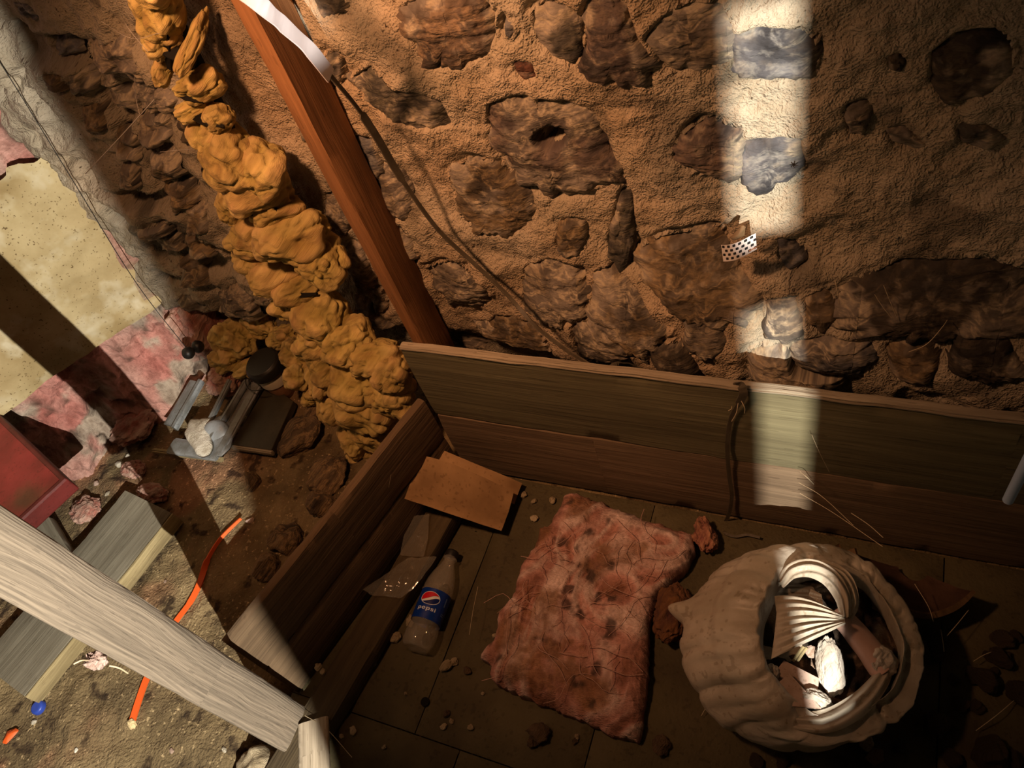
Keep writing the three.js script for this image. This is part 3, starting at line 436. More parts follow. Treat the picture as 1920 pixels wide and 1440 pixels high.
// ───────────────────────── yellow insulation round the pipe ─────────────────────────
const CQ = new THREE.Euler().setFromQuaternion(camera.quaternion);
const pxm = p => p.clone().sub(EYE).dot(FWD) / FOCAL;             // metres per pixel at a point
const camLump = (p, rx, ry, rz, roll, seed, opt) => { const k = pxm(p), q = camera.quaternion.clone().multiply(new THREE.Quaternion().setFromAxisAngle(V(0, 0, 1), roll)), e = new THREE.Euler().setFromQuaternion(q); return lump(p, V(rx * k, ry * k, rz * k), seed, { ...opt, rot: [e.x, e.y, e.z] }); };
const yellowC = (n, w, f) => { const k = 0.9 + 0.35 * w - 0.25 * Math.pow(Math.max(0, f), 2); const c = [k, k * (0.98 + 0.1 * f), k * (0.95 + 0.3 * w)]; return n.z < -0.2 ? c : c; };
thing('insulated_pipe', 'upright pipe wrapped in ragged yellow fibreglass wads tied with black tape', 'pipe', null, o => {
  const wz = y => lerp(-0.925, -0.80, ss(430, 850, y));
  part('pipe', tube([[-1.0, 2.36, -0.945], onBack(300, 0, -0.945), onBack(450, 300, -0.945), onBack(560, 520, -0.94), onBack(640, 680, -0.92), V(-1.06, 0.02, -0.88)], 0.02, 60, 12), M.blackTape, o, 'dark pipe');
  const W = [[286, -60, 44, 60, .4], [300, 22, 40, 44, .4], [303, 68, 32, 34, .4], [362, 80, 14, 58, .42], [306, 128, 17, 28, .5], [374, 158, 42, 26, -.35], [372, 203, 40, 17, -.4], [412, 222, 26, 22, -.5], [392, 258, 30, 32, .2], [432, 290, 56, 52, .6], [492, 318, 40, 44, .6], [478, 352, 52, 40, -.3], [440, 388, 26, 32, .3], [516, 392, 46, 26, -.4], [482, 432, 50, 36, -.5], [556, 440, 62, 44, -.5], [476, 484, 34, 32, .4], [522, 512, 54, 30, -.4], [598, 492, 44, 42, .5], [572, 540, 56, 30, -.5], [546, 574, 34, 26, -.3], [606, 590, 52, 44, .3], [596, 636, 42, 34, -.5], [652, 640, 50, 40, -.4], [700, 668, 46, 30, -.2], [620, 680, 44, 34, -.4], [672, 712, 54, 44, .1], [606, 706, 26, 36, .2], [626, 752, 30, 34, .5], [690, 762, 50, 46, .3], [650, 770, 24, 30, .1], [668, 815, 26, 38, .1], [700, 806, 40, 34, .3], [692, 846, 34, 24, -.4], [738, 700, 34, 34, .3], [735, 745, 38, 34, .1]];
  W.forEach(([x, y, a, b, r], i) => { const p = onBack(x, y, wz(y)); part(i ? `insulation_wad_${String(i).padStart(3, '0')}` : 'insulation_wad', camLump(p, a * 1.14, b * 1.16, Math.min(a, b) * 0.95 + 8, -r, i + 3, { amp: 0.36, folds: 0.12, freq: 1.3, soft: 1, detail: 26, colour: yellowC }), M.glassYellow, o); });
  const B = [[[318, 48], [326, 85], [333, 140], 9], [[304, 96], [335, 112], [378, 134], 11], [[342, 178], [365, 192], [394, 200], 9], [[370, 228], [400, 238], [432, 246], 9], [[398, 318], [402, 330], [410, 345], 8], [[452, 396], [495, 408], [530, 400], 7], [[535, 482], [562, 490], [588, 484], 6], [[545, 548], [575, 558], [602, 554], 5], [[652, 642], [650, 660], [646, 682], 7], [[520, 430], [545, 446], [556, 450], 5]];
  B.forEach(([a, b, c, w], i) => { const P = [a, b, c].map(([x, y], k) => onBack(x, y, wz(y)).addScaledVector(FWD, -pxm(onBack(x, y, wz(y))) * [29, 38, 29][k])); const N = P.map(() => FWD.clone().negate()); part(i ? `tape_band_${String(i).padStart(3, '0')}` : 'tape_band', strap(P, N, w * 0.00105, 0.004, 16, s => 0.35 + 0.65 * Math.sin(Math.PI * clamp(s, .05, .95))), M.blackTape, o); });
});
{ // loose pieces lying round the jar
  const C = [[440, 640, 44, 36, 0.1], [488, 612, 34, 26, .3], [430, 672, 34, 22, -.3], [534, 632, 34, 22, -.2], [560, 664, 34, 28, .3], [562, 704, 28, 30, .2], [470, 690, 40, 16, -.45], [588, 742, 22, 20, 0]];
  const kinds = ['at the left end of the row', 'bulging above the black lid', 'under the leftmost lump', 'right above the black lid', 'to the right of the black lid', 'below right of the black lid', 'along the lower left of the lid', 'lowest, on the earth'];
  C.forEach(([x, y, a, b, r], i) => { const p = onFloor(x, y, [0.16, 0.17, 0.13, 0.16, 0.15, 0.11, 0.10, 0.06][i]); single('insulation_clump', camLump(p, a, b, Math.min(a, b) + 6, -r, i + 60, { amp: 0.40, folds: 0.12, freq: 1.6, soft: 1, detail: 24, colour: yellowC }), M.glassYellow, `clump of yellow fibreglass beside the jar, ${kinds[i]}`, 'insulation', 'yellow clumps round the jar'); });
}
thing('jar', 'jar with a black lid and wire bail half buried in yellow fibreglass', 'jar', null, o => {
  const b = onFloor(540, 738, 0.0), h = 0.118; const P = a => a.map(p => new THREE.Vector2(...p));
  part('body', new THREE.LatheGeometry(P([[0.001, 0.004], [0.022, 0.004], [0.028, 0.02], [0.038, 0.05], [0.042, 0.09], [0.042, h]]), 36).translate(b.x, b.y, b.z), mat(lin(0.33, 0.16, 0.08), { roughness: 0.3 }), o, 'brown body');
  part('neck_band', new THREE.LatheGeometry(P([[0.0405, 0.07], [0.0445, 0.074], [0.0455, 0.1], [0.043, 0.104]]), 36).translate(b.x, b.y, b.z), mat(lin(0.6, 0.54, 0.42)), o, 'pale band');
  const q = new THREE.Matrix4().makeRotationFromEuler(new THREE.Euler(0.10, 0, 0.06));
  part('lid', new THREE.LatheGeometry(P([[0.0001, 0.036], [0.044, 0.037], [0.047, 0.034], [0.05, 0.03], [0.0535, 0.026], [0.0535, 0.004], [0.05, 0]]), 48).applyMatrix4(q).translate(b.x, h - 0.004, b.z), M.black, o, 'black lid');
  const r = []; for (let i = 0; i <= 16; i++) { const t = i / 16 * 5.2 + 1.1; r.push(V(b.x + 0.062 * Math.cos(t) - 0.012, h - 0.016 + 0.006 * Math.sin(t * 2), b.z + 0.06 * Math.sin(t) + 0.01)); } part('wire_bail', tube(r, 0.0014, 60, 6), M.black, o);
});
// ───────────────────────── cords and straps ─────────────────────────
thing('hanging_string', 'thin black string hanging before the torn paper with two black knobs', 'cord', null, o => {
  const p = [[-260, -270, .16], [0, 117, .12], [130, 328, .12], [262, 540, .13], [352, 656, .20]].map(([x, y, d]) => onLeft(x, y, d)); p.unshift(p[0].clone().setY(2.36));
  part('cord', tube(p, 0.0011, 80, 5), M.black, o);
  part('knob', lump(onLeft(371, 650, 0.19), V(0.017, 0.018, 0.017), 5, { amp: 0.05, detail: 8 }), M.black, o); part('knob_001', lump(onLeft(353, 662, 0.21), V(0.017, 0.017, 0.017), 8, { amp: 0.05, detail: 8 }), M.black, o);
});
thing('wall_cable', 'flat grey cable running down the stone wall and over the back board', 'cable', null, o => {
  const a = [[440, -42, -.74], [478, 0, -.76], [530, 45, -.79], [580, 92, -.83], [620, 142, -.87], [668, 200, -.91], [702, 250, -.925], [742, 318, -.935], [790, 390, -.94], [830, 440, -.945], [890, 495, -.95], [950, 552, -.93], [1005, 612, -.89], [1060, 655, -.85], [1110, 688, -.815], [1132, 710, -.797]].map(([x, y, z]) => onBack(x, y, z));
  const na = a.map((p, i) => [FWD.clone().negate(), V(0.95, 0.1, 0.3), V(0.3, 0.2, 1)][i < 4 ? 0 : i < 12 ? 1 : 2]);
  a[0] = a[1].clone().add(V(-0.08, 0.12, 0.02)); a.unshift(a[0].clone().add(V(-0.1, 0.9, 0.02))); na.unshift(na[0]);
  const pale = strap(a.slice(0, 6), na.slice(0, 6), 0.011, 0.0012, 60); part('tape', pale, M.strapLit, o, 'upper flat tape in a pale colour standing in for light');  // lit stretch of the cable, its brightness put into a paler colour
  part('cable', strap(a.slice(5), na.slice(5), 0.0062, 0.0016, 140, s => s < .12 ? .5 : s < .3 ? 1.15 : .62), M.cable, o);
  const b = [[1132, 710, -.797], [1140, 697, -.80], [1152, 686, -.815], [1175, 684, -.84], [1230, 715, -.86]].map(([x, y, z]) => onBack(x, y, z)); part('loop', strap(b, b.map(() => V(-.2, .6, .8)), 0.006, 0.0015, 40), M.cable, o, 'loop behind the board edge');
});
thing('hanging_strap', 'dark strap looped over the board edge and trailing down beside the white bag', 'strap', null, o => {
  const p = [[1378, 748, -.83], [1376, 728, -.815], [1388, 721, -.79], [1394, 735, -.783], [1388, 752, -.782], [1372, 780, -.784], [1364, 830, -.783], [1367, 890, -.783], [1372, 930, -.783], [1366, 965, -.780], [1358, 985, -.776]].map(([x, y, z]) => onBack(x, y, z));
  p.push(onFloor(1360, 1000, 0.006), onFloor(1378, 1006, 0.006), onFloor(1400, 1003, 0.008), onFloor(1425, 1008, 0.012));
  part('strap', strap(p, p.map((q, i) => i < 11 ? V(.25, .15, 1) : V(0, 1, .2)), 0.0052, 0.0011, 160, s => s < .3 ? 1.3 : s < .75 ? .75 : .5), M.cable, o);
  part('torn_threads', mergeGeometries([[1372, 762, 1366, 770], [1390, 752, 1396, 775], [1384, 756, 1372, 790]].map(([a, b, c, d]) => tube([onBack(a, b, -.778), onBack((a + c) / 2 + 3, (b + d) / 2, -.772), onBack(c, d, -.776)], 0.0007, 8, 4))), M.straw, o, 'pale torn threads');
});
thing('orange_strap', 'flat orange strap lying on the earth and passing behind the weathered board', 'strap', null, o => {
  const f = (x, y, h) => { const p = onFloor(x, y, 0.0); return onFloor(x, y, floorY(p.x, p.z) + h); };
  const p = [[452, 972, .02], [440, 983, .018], [412, 1012, .01], [388, 1052, .008], [374, 1095, .008], [356, 1130, .008], [330, 1165, .008], [302, 1212, .008], [272, 1280, .008], [258, 1320, .008], [248, 1352, .009]].map(a => f(...a));
  part('cord', strap(p, p.map((q, i) => i < 4 ? V(1, .4, .5) : V(.15, 1, .1)), 0.0072, 0.0022, 120, s => s < .3 ? .45 + .8 * s : s > .5 && s < .62 ? .85 : 1.0), M.orange, o);
  part('frayed_end', camLump(f(248, 1357, .008), 8, 9, 6, .2, 3, { amp: .5, detail: 8 }), M.frayed, o, 'pale frayed end');
});
// ───────────────────────── things on the earth at the left ─────────────────────────
thing('grey_plank', 'thick grey plank with a yellow sawn edge lying on the earth behind the post', 'plank', null, o => {
  const a = onFloor(322, 962, 0.052), b = onFloor(46, 1306, 0.052), d = b.clone().sub(a).setY(0).normalize(), n = V(d.z, 0, -d.x).multiplyScalar(1); if (n.x > 0) n.negate();
  const w = 0.2; part('face', plank(a.clone().addScaledVector(n, w / 2).setY(0.028), b.clone().addScaledVector(n, w / 2).setY(0.028), n, w - 0.004, 0.05, { seed: 71, nl: 40 }), M.plankGray, o, 'grey face');
  part('sawn_edge', plank(a.clone().addScaledVector(n, -0.002).setY(0.027), b.clone().addScaledVector(n, -0.002).setY(0.027), V(0, 1, 0), 0.046, 0.01, { seed: 73, nl: 40 }), M.plankYellow, o, 'yellow sawn edge');
});
single('wood_block', (() => { const a = onFloor(78, 990, 0.03), b = onFloor(118, 1058, 0.03); return plank(a.setY(0.025), b.setY(0.025), V(1, 0, 0.3), 0.07, 0.04, { seed: 79, nl: 10 }); })(), M.plankGray, 'small grey offcut lying between the red box and grey plank', 'offcut');
thing('red_box', 'red painted metal box with a rusty corner at the left edge', 'box', null, o => {
  const H = 0.28, c = onFloor(124, 896, H), a = V(-0.426, 0, -0.14).normalize(), b = V(-a.z, 0, a.x).normalize(); if (b.z < 0) b.negate();
  const sh = new THREE.Shape(), L = 0.42, Wd = 0.34, r = 0.018; sh.moveTo(0.004, 0); sh.lineTo(L, 0); sh.lineTo(L, Wd); sh.lineTo(r * 1.6, Wd); sh.quadraticCurveTo(0, Wd, 0, Wd - r); sh.lineTo(0, 0.004); sh.quadraticCurveTo(0, 0, 0.004, 0);
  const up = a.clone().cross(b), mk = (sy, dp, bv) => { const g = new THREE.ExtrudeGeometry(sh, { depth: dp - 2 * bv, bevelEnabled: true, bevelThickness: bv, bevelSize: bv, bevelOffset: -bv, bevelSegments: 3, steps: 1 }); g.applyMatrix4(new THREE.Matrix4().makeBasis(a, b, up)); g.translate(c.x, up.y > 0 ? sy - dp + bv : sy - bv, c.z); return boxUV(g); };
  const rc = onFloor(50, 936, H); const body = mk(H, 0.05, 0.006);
  part('lid', body, M.red, o); colours(body, () => [0.17, 0.02, 0.018]);  // lid sides coloured darker than the top to stand in for shade
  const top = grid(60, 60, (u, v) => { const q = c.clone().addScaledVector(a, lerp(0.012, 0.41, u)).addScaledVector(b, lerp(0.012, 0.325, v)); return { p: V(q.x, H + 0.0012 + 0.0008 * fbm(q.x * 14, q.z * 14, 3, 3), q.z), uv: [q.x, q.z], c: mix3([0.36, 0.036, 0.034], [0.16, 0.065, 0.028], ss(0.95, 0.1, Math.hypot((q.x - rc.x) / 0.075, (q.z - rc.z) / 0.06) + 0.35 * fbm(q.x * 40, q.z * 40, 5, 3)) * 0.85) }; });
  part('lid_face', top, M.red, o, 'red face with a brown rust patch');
  const sup = mk(H - 0.05, H - 0.055, 0.004); const p = sup.attributes.position; for (let i = 0; i < p.count; i++) { const q = V(p.getX(i), 0, p.getZ(i)).sub(V(c.x, 0, c.z)), u = q.dot(a), v = q.dot(b); const u2 = lerp(0.32, 0.41, u / 0.42), v2 = lerp(0.1, 0.3, v / 0.34); p.setX(i, c.x + a.x * u2 + b.x * v2); p.setZ(i, c.z + a.z * u2 + b.z * v2); } sup.computeVertexNormals(); colours(sup, () => [0.06, 0.01, 0.01]); part('base', sup, M.red, o, 'base coloured dark to stand in for shadow under the lid');  // dark colour paints the shadow under the lid on to the base
});
const flatPatch = (pts, h, t, opt = {}) => { const o = pts.map(([x, y]) => { const p = onFloor(x, y, h); return [p.x, p.z]; }); return patch(o, { seg: opt.seg || 48, rings: opt.rings || 8, jag: opt.jag || 0, round: opt.round ?? 1, bottom: 0, seed: opt.seed || 0, pw: 0.8, height: (u, v, q) => t * (1 - (opt.dome ?? 0.5) * Math.pow(q, opt.pow || 4)) + (opt.rough ?? 0.15) * t * fbm(u * (opt.f || 30), v * (opt.f || 30), opt.seed || 0, 4), map: (u, v, k) => V(u, (opt.base ?? h - t) + k, v), colour: opt.colour }); };
thing('vent_frame', 'blue-grey slotted frame lying tilted on broken plaster and pink fibreglass', 'frame', null, o => {
  const h = 0.045, A = onFloor(368, 716, h + 0.02), B = onFloor(487, 714, h + 0.02), C = onFloor(412, 850, h), D = onFloor(318, 800, h), L = (p, q, t) => p.clone().lerp(q, t), up = V(0, 1, 0);
  const bar = (a, b, w, t, lift, name, lab) => { const d = b.clone().sub(a).normalize(), n = d.clone().cross(up).normalize(); part(name, plank(a.clone().setY(a.y + lift), b.clone().setY(b.y + lift), n, w, t, { seed: 5, nl: 30, wear: 0.0006 }), M.vent, o, lab); };
  const D2 = onFloor(322, 836, h);
  bar(A, L(A, D, 0.98), 0.05, 0.012, 0, 'rail'); bar(L(A, B, 0.1), L(D, C, 0.12), 0.012, 0.022, 0.004, 'lip');
  bar(B, C, 0.028, 0.014, 0, 'rail_001'); bar(L(B, A, 0.15), L(C, D, 0.2), 0.010, 0.026, 0.006, 'lip_001'); bar(L(B, A, 0.08), L(C, D, 0.12), 0.016, 0.01, -0.006, 'groove');
  bar(L(A, B, 0.55), L(D, C, 0.62), 0.012, 0.016, 0.003, 'slat');
  bar(L(D2, C, 0.0), C, 0.05, 0.012, 0, 'rail_002'); const m = L(D2, C, 0.78).addScaledVector(L(A, B, .5).sub(L(D2, C, .5)).normalize(), 0.055);
  part('corner_cover', camLump(m, 26, 27, 12, .5, 9, { amp: 0.03, detail: 14 }), M.vent, o, 'domed corner');
  part('corner_plate', flatPatch([[384, 786], [416, 776], [436, 800], [430, 836], [412, 853], [340, 848], [350, 830]], 0.055, 0.008, { base: 0.044, round: 0, dome: 0.3 }), M.vent, o, 'blue-grey corner plate');
});
single('plaster_chunk', flatPatch([[352, 782], [392, 780], [388, 800], [394, 830], [388, 848], [366, 850], [342, 812]], 0.076, 0.02, { jag: 0.08, seed: 3, rough: 0.3 }), M.plaster, 'white plaster slab lying on the corner of the vent frame', 'plaster');
thing('dark_tile', 'dark square tile with a pale wooden edge beside the vent frame', 'tile', null, o => {
  const q = [[436, 832], [508, 842], [548, 752], [500, 716]].map(([x, y]) => onFloor(x, y, 0.035)); const g = (t, y) => { const s = new THREE.Shape(q.map(p => new THREE.Vector2(p.x, -p.z))); const e = new THREE.ExtrudeGeometry(s, { depth: t, bevelEnabled: true, bevelSize: 0.002, bevelThickness: 0.002, bevelSegments: 2 }); e.rotateX(-Math.PI / 2); e.translate(0, y, 0); return boxUV(e); };
  part('slab', g(0.02, 0.012), M.darkPlate, o); part('edge', plank(onFloor(288, 846, 0.03), onFloor(416, 862, 0.03), V(0, 1, 0), 0.016, 0.012, { seed: 7, nl: 20 }), M.plankYellow, o, 'wooden strip'); part('edge_001', plank(onFloor(438, 838, 0.026), onFloor(512, 850, 0.026), V(0, 1, 0), 0.016, 0.01, { seed: 8, nl: 20 }), M.boardEdge, o, 'pale wooden strip');
});
single('bottle_cap', (() => { const p = onFloor(70, 1325, 0.006); const pr = [[0.0001, 0.014], [0.010, 0.0138], [0.0125, 0.0125], [0.0145, 0.011], [0.0155, 0.009], [0.0165, 0.001], [0.0150, 0.0]].map(a => new THREE.Vector2(...a)); const g = new THREE.LatheGeometry(pr, 60); const q = g.attributes.position; for (let i = 0; i < q.count; i++) { const x = q.getX(i), z = q.getZ(i), r = Math.hypot(x, z), y = q.getY(i); if (r > 0.0148) { const k = 1 + 0.035 * Math.sin(Math.atan2(z, x) * 30); q.setX(i, x * k); q.setZ(i, z * k); } if (r < 0.009) q.setY(i, y - 0.0012); } g.rotateX(0.12); g.computeVertexNormals(); return g.translate(p.x, floorY(p.x, p.z), p.z); })(), M.bluePlastic, 'blue plastic bottle cap lying on the earth below the grey plank', 'cap');
single('orange_peel', flatPatch([[0, 1392], [10, 1370], [26, 1364], [32, 1368], [22, 1380], [8, 1394]], 0.008, 0.006, { dome: 1, pow: 2 }), M.orange, 'curl of orange peel on the earth in the bottom left corner', 'peel');
thing('insulation_tuft', 'pinkish tuft with dry stalks caught on the edge of the weathered board', 'tuft', null, o => {
  const at = (x, y, dx = -0.94) => { const d = ray(x, y); return EYE.clone().addScaledVector(d, dx / d.x); }; const p = at(180, 1238, -0.935);
  part('fibre', camLump(p, 20, 17, 17, .2, 12, { amp: 0.4, folds: 0.12, detail: 16, colour: (n, w) => [0.62 + 0.2 * w, 0.46 + 0.2 * w, 0.4 + 0.2 * w] }), M.glassPink, o); part('fibre_001', camLump(at(196, 1215, -0.934), 14, 12, 10, .5, 14, { amp: 0.4, detail: 12, colour: () => [0.12, 0.06, 0.05] }), M.glassPink, o, 'dark matted fibre');
  [[165, 1238, 138, 1245], [185, 1215, 182, 1192], [200, 1222, 212, 1206], [205, 1248, 240, 1262]].forEach(([a, b, c, d], i) => part(i ? `stalk_00${i}` : 'stalk', tube([at(a, b, -0.934), at((a + c) / 2, (b + d) / 2 - 3, -0.925), at(c, d, -0.93)], 0.0014, 8, 5), M.straw, o));
});
[[560, 818, 44, 40, 'orange-brown stone on the earth below the dark tile'], [614, 888, 42, 34, 'brown stone beside the low side board near its middle'], [592, 770, 24, 18, 'small brown stone under the hanging yellow fibreglass'], [530, 1004, 38, 26, 'dark stone in the shadow right of the orange strap'], [600, 940, 30, 24, 'dark stone against the outside of the low side board'], [498, 1058, 30, 22, 'low dark stone below the other stones in the shadow'], [470, 900, 18, 12, 'small stone at the edge of the narrow light stripe']].forEach(([x, y, a, b, l], i) => { const p = onFloor(x, y, 0.02); p.y = floorY(p.x, p.z) + 0.013; const k = pxm(p); single('rock', lump(p, V(a * k, 0.035, b * k * 1.25), i + 20, { amp: 0.2, facets: 9, detail: 14, rot: [0, i * 0.9, 0.1] }), M.rock, l, 'stone'); });
single('concrete_lump', flatPatch([[418, 1460], [432, 1418], [460, 1396], [482, 1388], [500, 1402], [520, 1460]], 0.05, 0.06, { jag: 0.08, seed: 31, rough: 0.25, f: 40 }), M.crumb, 'pale lump of concrete at the foot of the weathered board', 'concrete');
single('broken_brick', flatPatch([[500, 1408], [520, 1402], [562, 1432], [575, 1460], [515, 1465]], 0.03, 0.035, { jag: 0.05, seed: 35 }), M.rust, 'reddish broken brick at the foot of the weathered board', 'brick');
{ // pink scraps fallen from the wall
  [[170, 775, 26, 20, 'pink fibreglass scrap in the stripe of light behind the red box'], [110, 800, 30, 26, 'dark pink fibreglass wad in the shadow behind the red box'], [250, 800, 40, 30, 'rust-pink fibreglass wad in the shadow between two light stripes'], [420, 715, 30, 22, 'red-pink fibreglass wad under the slotted frame'], [385, 600, 40, 46, 'rust-pink fibreglass wad slumped in the corner of the stone wall'], [250, 880, 26, 14, 'flat rust-pink scrap in the shadow near the grey plank'], [285, 925, 34, 14, 'pink crumbled scrap just behind the end of the grey plank'], [160, 955, 30, 20, 'pink crumbled scrap beside the red box corner']].forEach(([x, y, a, b, l], i) => { const hh = [.035, .04, .03, .05, .16, .012, .012, .012][i], p = onFloor(x, y, hh); const k = pxm(p); single('fibreglass_scrap', lump(p, V(a * k, Math.max(0.018, hh * 0.8), b * k * 1.3), i + 90, { amp: 0.35, folds: 0.14, detail: 18, colour: (n, w, f) => mix3([0.5, 0.17, 0.13], [0.62, 0.42, 0.34], clamp(0.5 + w + 0.4 * f)) }), M.glassPink, l, 'insulation'); });
}
{ // pale flecks and chips on the lit earth
  const C = [[222, 868, 9, 'largest pale one in the stripe behind the grey plank'], [190, 846, 6, 'left of the largest pale one behind the grey plank'], [236, 852, 5, 'just right of the largest one behind the grey plank'], [178, 905, 7, 'pinkish, near the corner of the red box'], [200, 925, 6, 'pinkish, at the left corner of the grey plank end'], [262, 886, 6, 'nearest the rust-pink scrap behind the grey plank'], [238, 1142, 8, 'pale pink one beside the weathered board'], [296, 1010, 5, 'right of the grey plank end'], [304, 1086, 4, 'tiny, left of the orange strap'], [420, 1406, 6, 'bright, beside the concrete lump'], [60, 1352, 6, 'sliver below the blue cap'], [140, 1405, 5, 'near the front edge, left of the orange strap'], [318, 1406, 6, 'pinkish, in front of the orange strap'], [468, 975, 9, 'grey-white, at the tip of the orange strap']];
  C.forEach(([x, y, s, l], i) => { const p = onFloor(x, y, 0.004), k = pxm(p) * s; single('chip', lump(V(p.x, floorY(p.x, p.z) + k * 0.35, p.z), V(k, k * 0.5, k * 0.75), i + 400, { amp: 0.3, facets: 7, detail: 5, rot: [0, i, 0] }), i % 5 === 3 || i === 6 || i === 12 ? M.pinkCard : M.plaster, `small plaster chip on the earth, ${l}`, 'chip', 'plaster chips on the earth'); });
}
// ───────────────────────── things in the bin ─────────────────────────
thing('pink_batt', 'torn flat piece of pink fibreglass batt lying on the bin floor', 'insulation', null, o => {
  const px = [[1062, 918], [1100, 928], [1180, 962], [1240, 982], [1300, 1000], [1302, 1030], [1285, 1065], [1262, 1085], [1235, 1122], [1216, 1180], [1216, 1235], [1208, 1330], [1196, 1388], [1130, 1370], [1060, 1336], [1000, 1312], [920, 1276], [916, 1240], [896, 1232], [928, 1190], [932, 1150], [958, 1120], [974, 1060], [1008, 1012], [1012, 988], [1030, 985]];
  const q = px.map(([x, y]) => { const p = onFloor(x, y, 0.03); return [p.x, p.z]; }), r = rng(91);
  // pulled, streaky fibre: long ridges that wander along the sheet
  const streak = (u, v) => { const w = fbm(u * 5, v * 5, 301, 3), a = u * 0.42 - v * 0.9 + 0.05 * w, c = u * 0.9 + v * 0.42 + 0.10 * w; return 0.65 * ridge(a * 4 + w, c * 13 + 2 * w, 305, 3) + 0.35 * ridge(a * 13, c * 38 + 3 * w, 307, 2); };
  const colour = (u, v) => { const a = fbm(u * 7, v * 7, 311, 4), b = fbm(u * 14, v * 14, 317, 4), d = fbm(u * 30, v * 30, 319, 3), s = streak(u, v); let c = mix3([0.30, 0.13, 0.08], [0.66, 0.34, 0.29], ss(-0.45, 0.25, s + 0.5 * a)); c = mix3(c, [0.84, 0.64, 0.60], ss(0.05, 0.6, s + 0.5 * a)); c = mix3(c, [0.30, 0.15, 0.06], ss(0.12, 0.45, b) * 0.75); c = mix3(c, [0.05, 0.035, 0.03], ss(0.25, 0.5, d - 0.25 * s) * 0.8); return c; };
  part('fibre_sheet', patch(q, { seg: 260, rings: 110, jag: 0.03, round: 1, seed: 4, bottom: 0.002, pw: 0.85, height: (u, v, k) => 0.05 * (1 - 0.55 * Math.pow(k, 14)) + 0.014 * fbm(u * 7, v * 7, 321, 3) + 0.011 * streak(u, v), map: (u, v, h) => V(u, Math.max(0.003, h), v), colour }), M.glassPink, o);
  const st = []; for (let i = 0; i < 60; i++) { const k = Math.floor(r() * q.length), c = [q.reduce((s, p) => s + p[0], 0) / q.length, q.reduce((s, p) => s + p[1], 0) / q.length], t = 0.1 + 0.72 * Math.sqrt(r()), x = lerp(c[0], q[k][0], t), z = lerp(c[1], q[k][1], t), a = r() * 6.28, L = 0.02 + 0.05 * r(), P = []; for (let j = 0; j < 5; j++) { const s = j / 4 - 0.5, aa = a + (r() - 0.5) * 0.8; P.push(V(x + Math.cos(aa) * L * s * 2, 0.052 + 0.014 * Math.sin(Math.PI * j / 4), z + Math.sin(aa) * L * s * 2)); } st.push(tube(P, 0.0003 + 0.0004 * r(), 10, 4)); }
  const m = part('loose_fibres', mergeGeometries(st), mat(lin(0.56, 0.34, 0.28), { roughness: 1 }), o, 'pale pulled fibres'); m.userData.kind = 'stuff';
});
{ const p = onFloor(1322, 1008, 0.02); const k = pxm(p); single('pink_wad', lump(V(p.x, 0.026, p.z), V(20 * k, 0.026, 34 * k), 141, { amp: 0.35, folds: 0.12, detail: 16, rot: [0, 0.4, 0], colour: (n, w) => [0.5 + 0.3 * w, 0.24 + 0.2 * w, 0.16 + 0.1 * w] }), M.glassPink, 'small pink fibreglass wad between the torn batt and the trailing strap', 'insulation'); }
{ const p = onFloor(1262, 1150, 0.03); const k = pxm(p); single('brown_wad', lump(V(p.x, 0.034, p.z), V(34 * k, 0.03, 54 * k), 143, { amp: 0.3, folds: 0.12, detail: 18, colour: (n, w) => [0.16 + 0.1 * w, 0.07 + 0.05 * w, 0.035] }), M.glassPink, 'dark brown fibreglass wad between the torn batt and white bag', 'insulation'); }
thing('cardboard_sheet', 'creased tan cardboard sheet lying in the far left corner of the bin', 'cardboard', null, o => {
  const q = [[804, 842, .115], [980, 908, .02], [946, 1006, .014], [766, 946, .118]].map(([x, y, h]) => onFloor(x, y, h));
  // two leaves: the far one low, the near one bowed up at the fold
  const leaf = (v0, v1, lift) => grid(40, 24, (u, v) => { const t = lerp(v0, v1, v), a = q[0].clone().lerp(q[1], u), b = q[3].clone().lerp(q[2], u), p = a.lerp(b, t); p.y += lift(u, t, v) + 0.002 * fbm(u * 5, t * 5, 3, 2); return { p, uv: [p.x, p.z] }; });
  const a = leaf(0.0, 0.42, (u, t, v) => 0.006 + 0.02 * (1 - v) * (1 - u)), b = leaf(0.30, 1, (u, t, v) => 0.014 + 0.05 * Math.pow(1 - v, 2.2) * (0.5 + 0.5 * Math.sin(3.1 * u + 0.3)) + 0.012 * v);
  part('back_leaf', a, M.cardboard, o); part('front_leaf', b, M.cardboard, o);
  part('specks', mergeGeometries([[870, 905, 5], [892, 925, 4], [858, 975, 3], [918, 974, 3], [884, 990, 2]].map(([x, y, s], i) => { const p = onFloor(x, y, 0.026); return lump(p, V(s * 0.0011, 0.001, s * 0.0008), i, { detail: 3 }); })), M.dark, o, 'dark flecks').userData.kind = 'stuff';
});
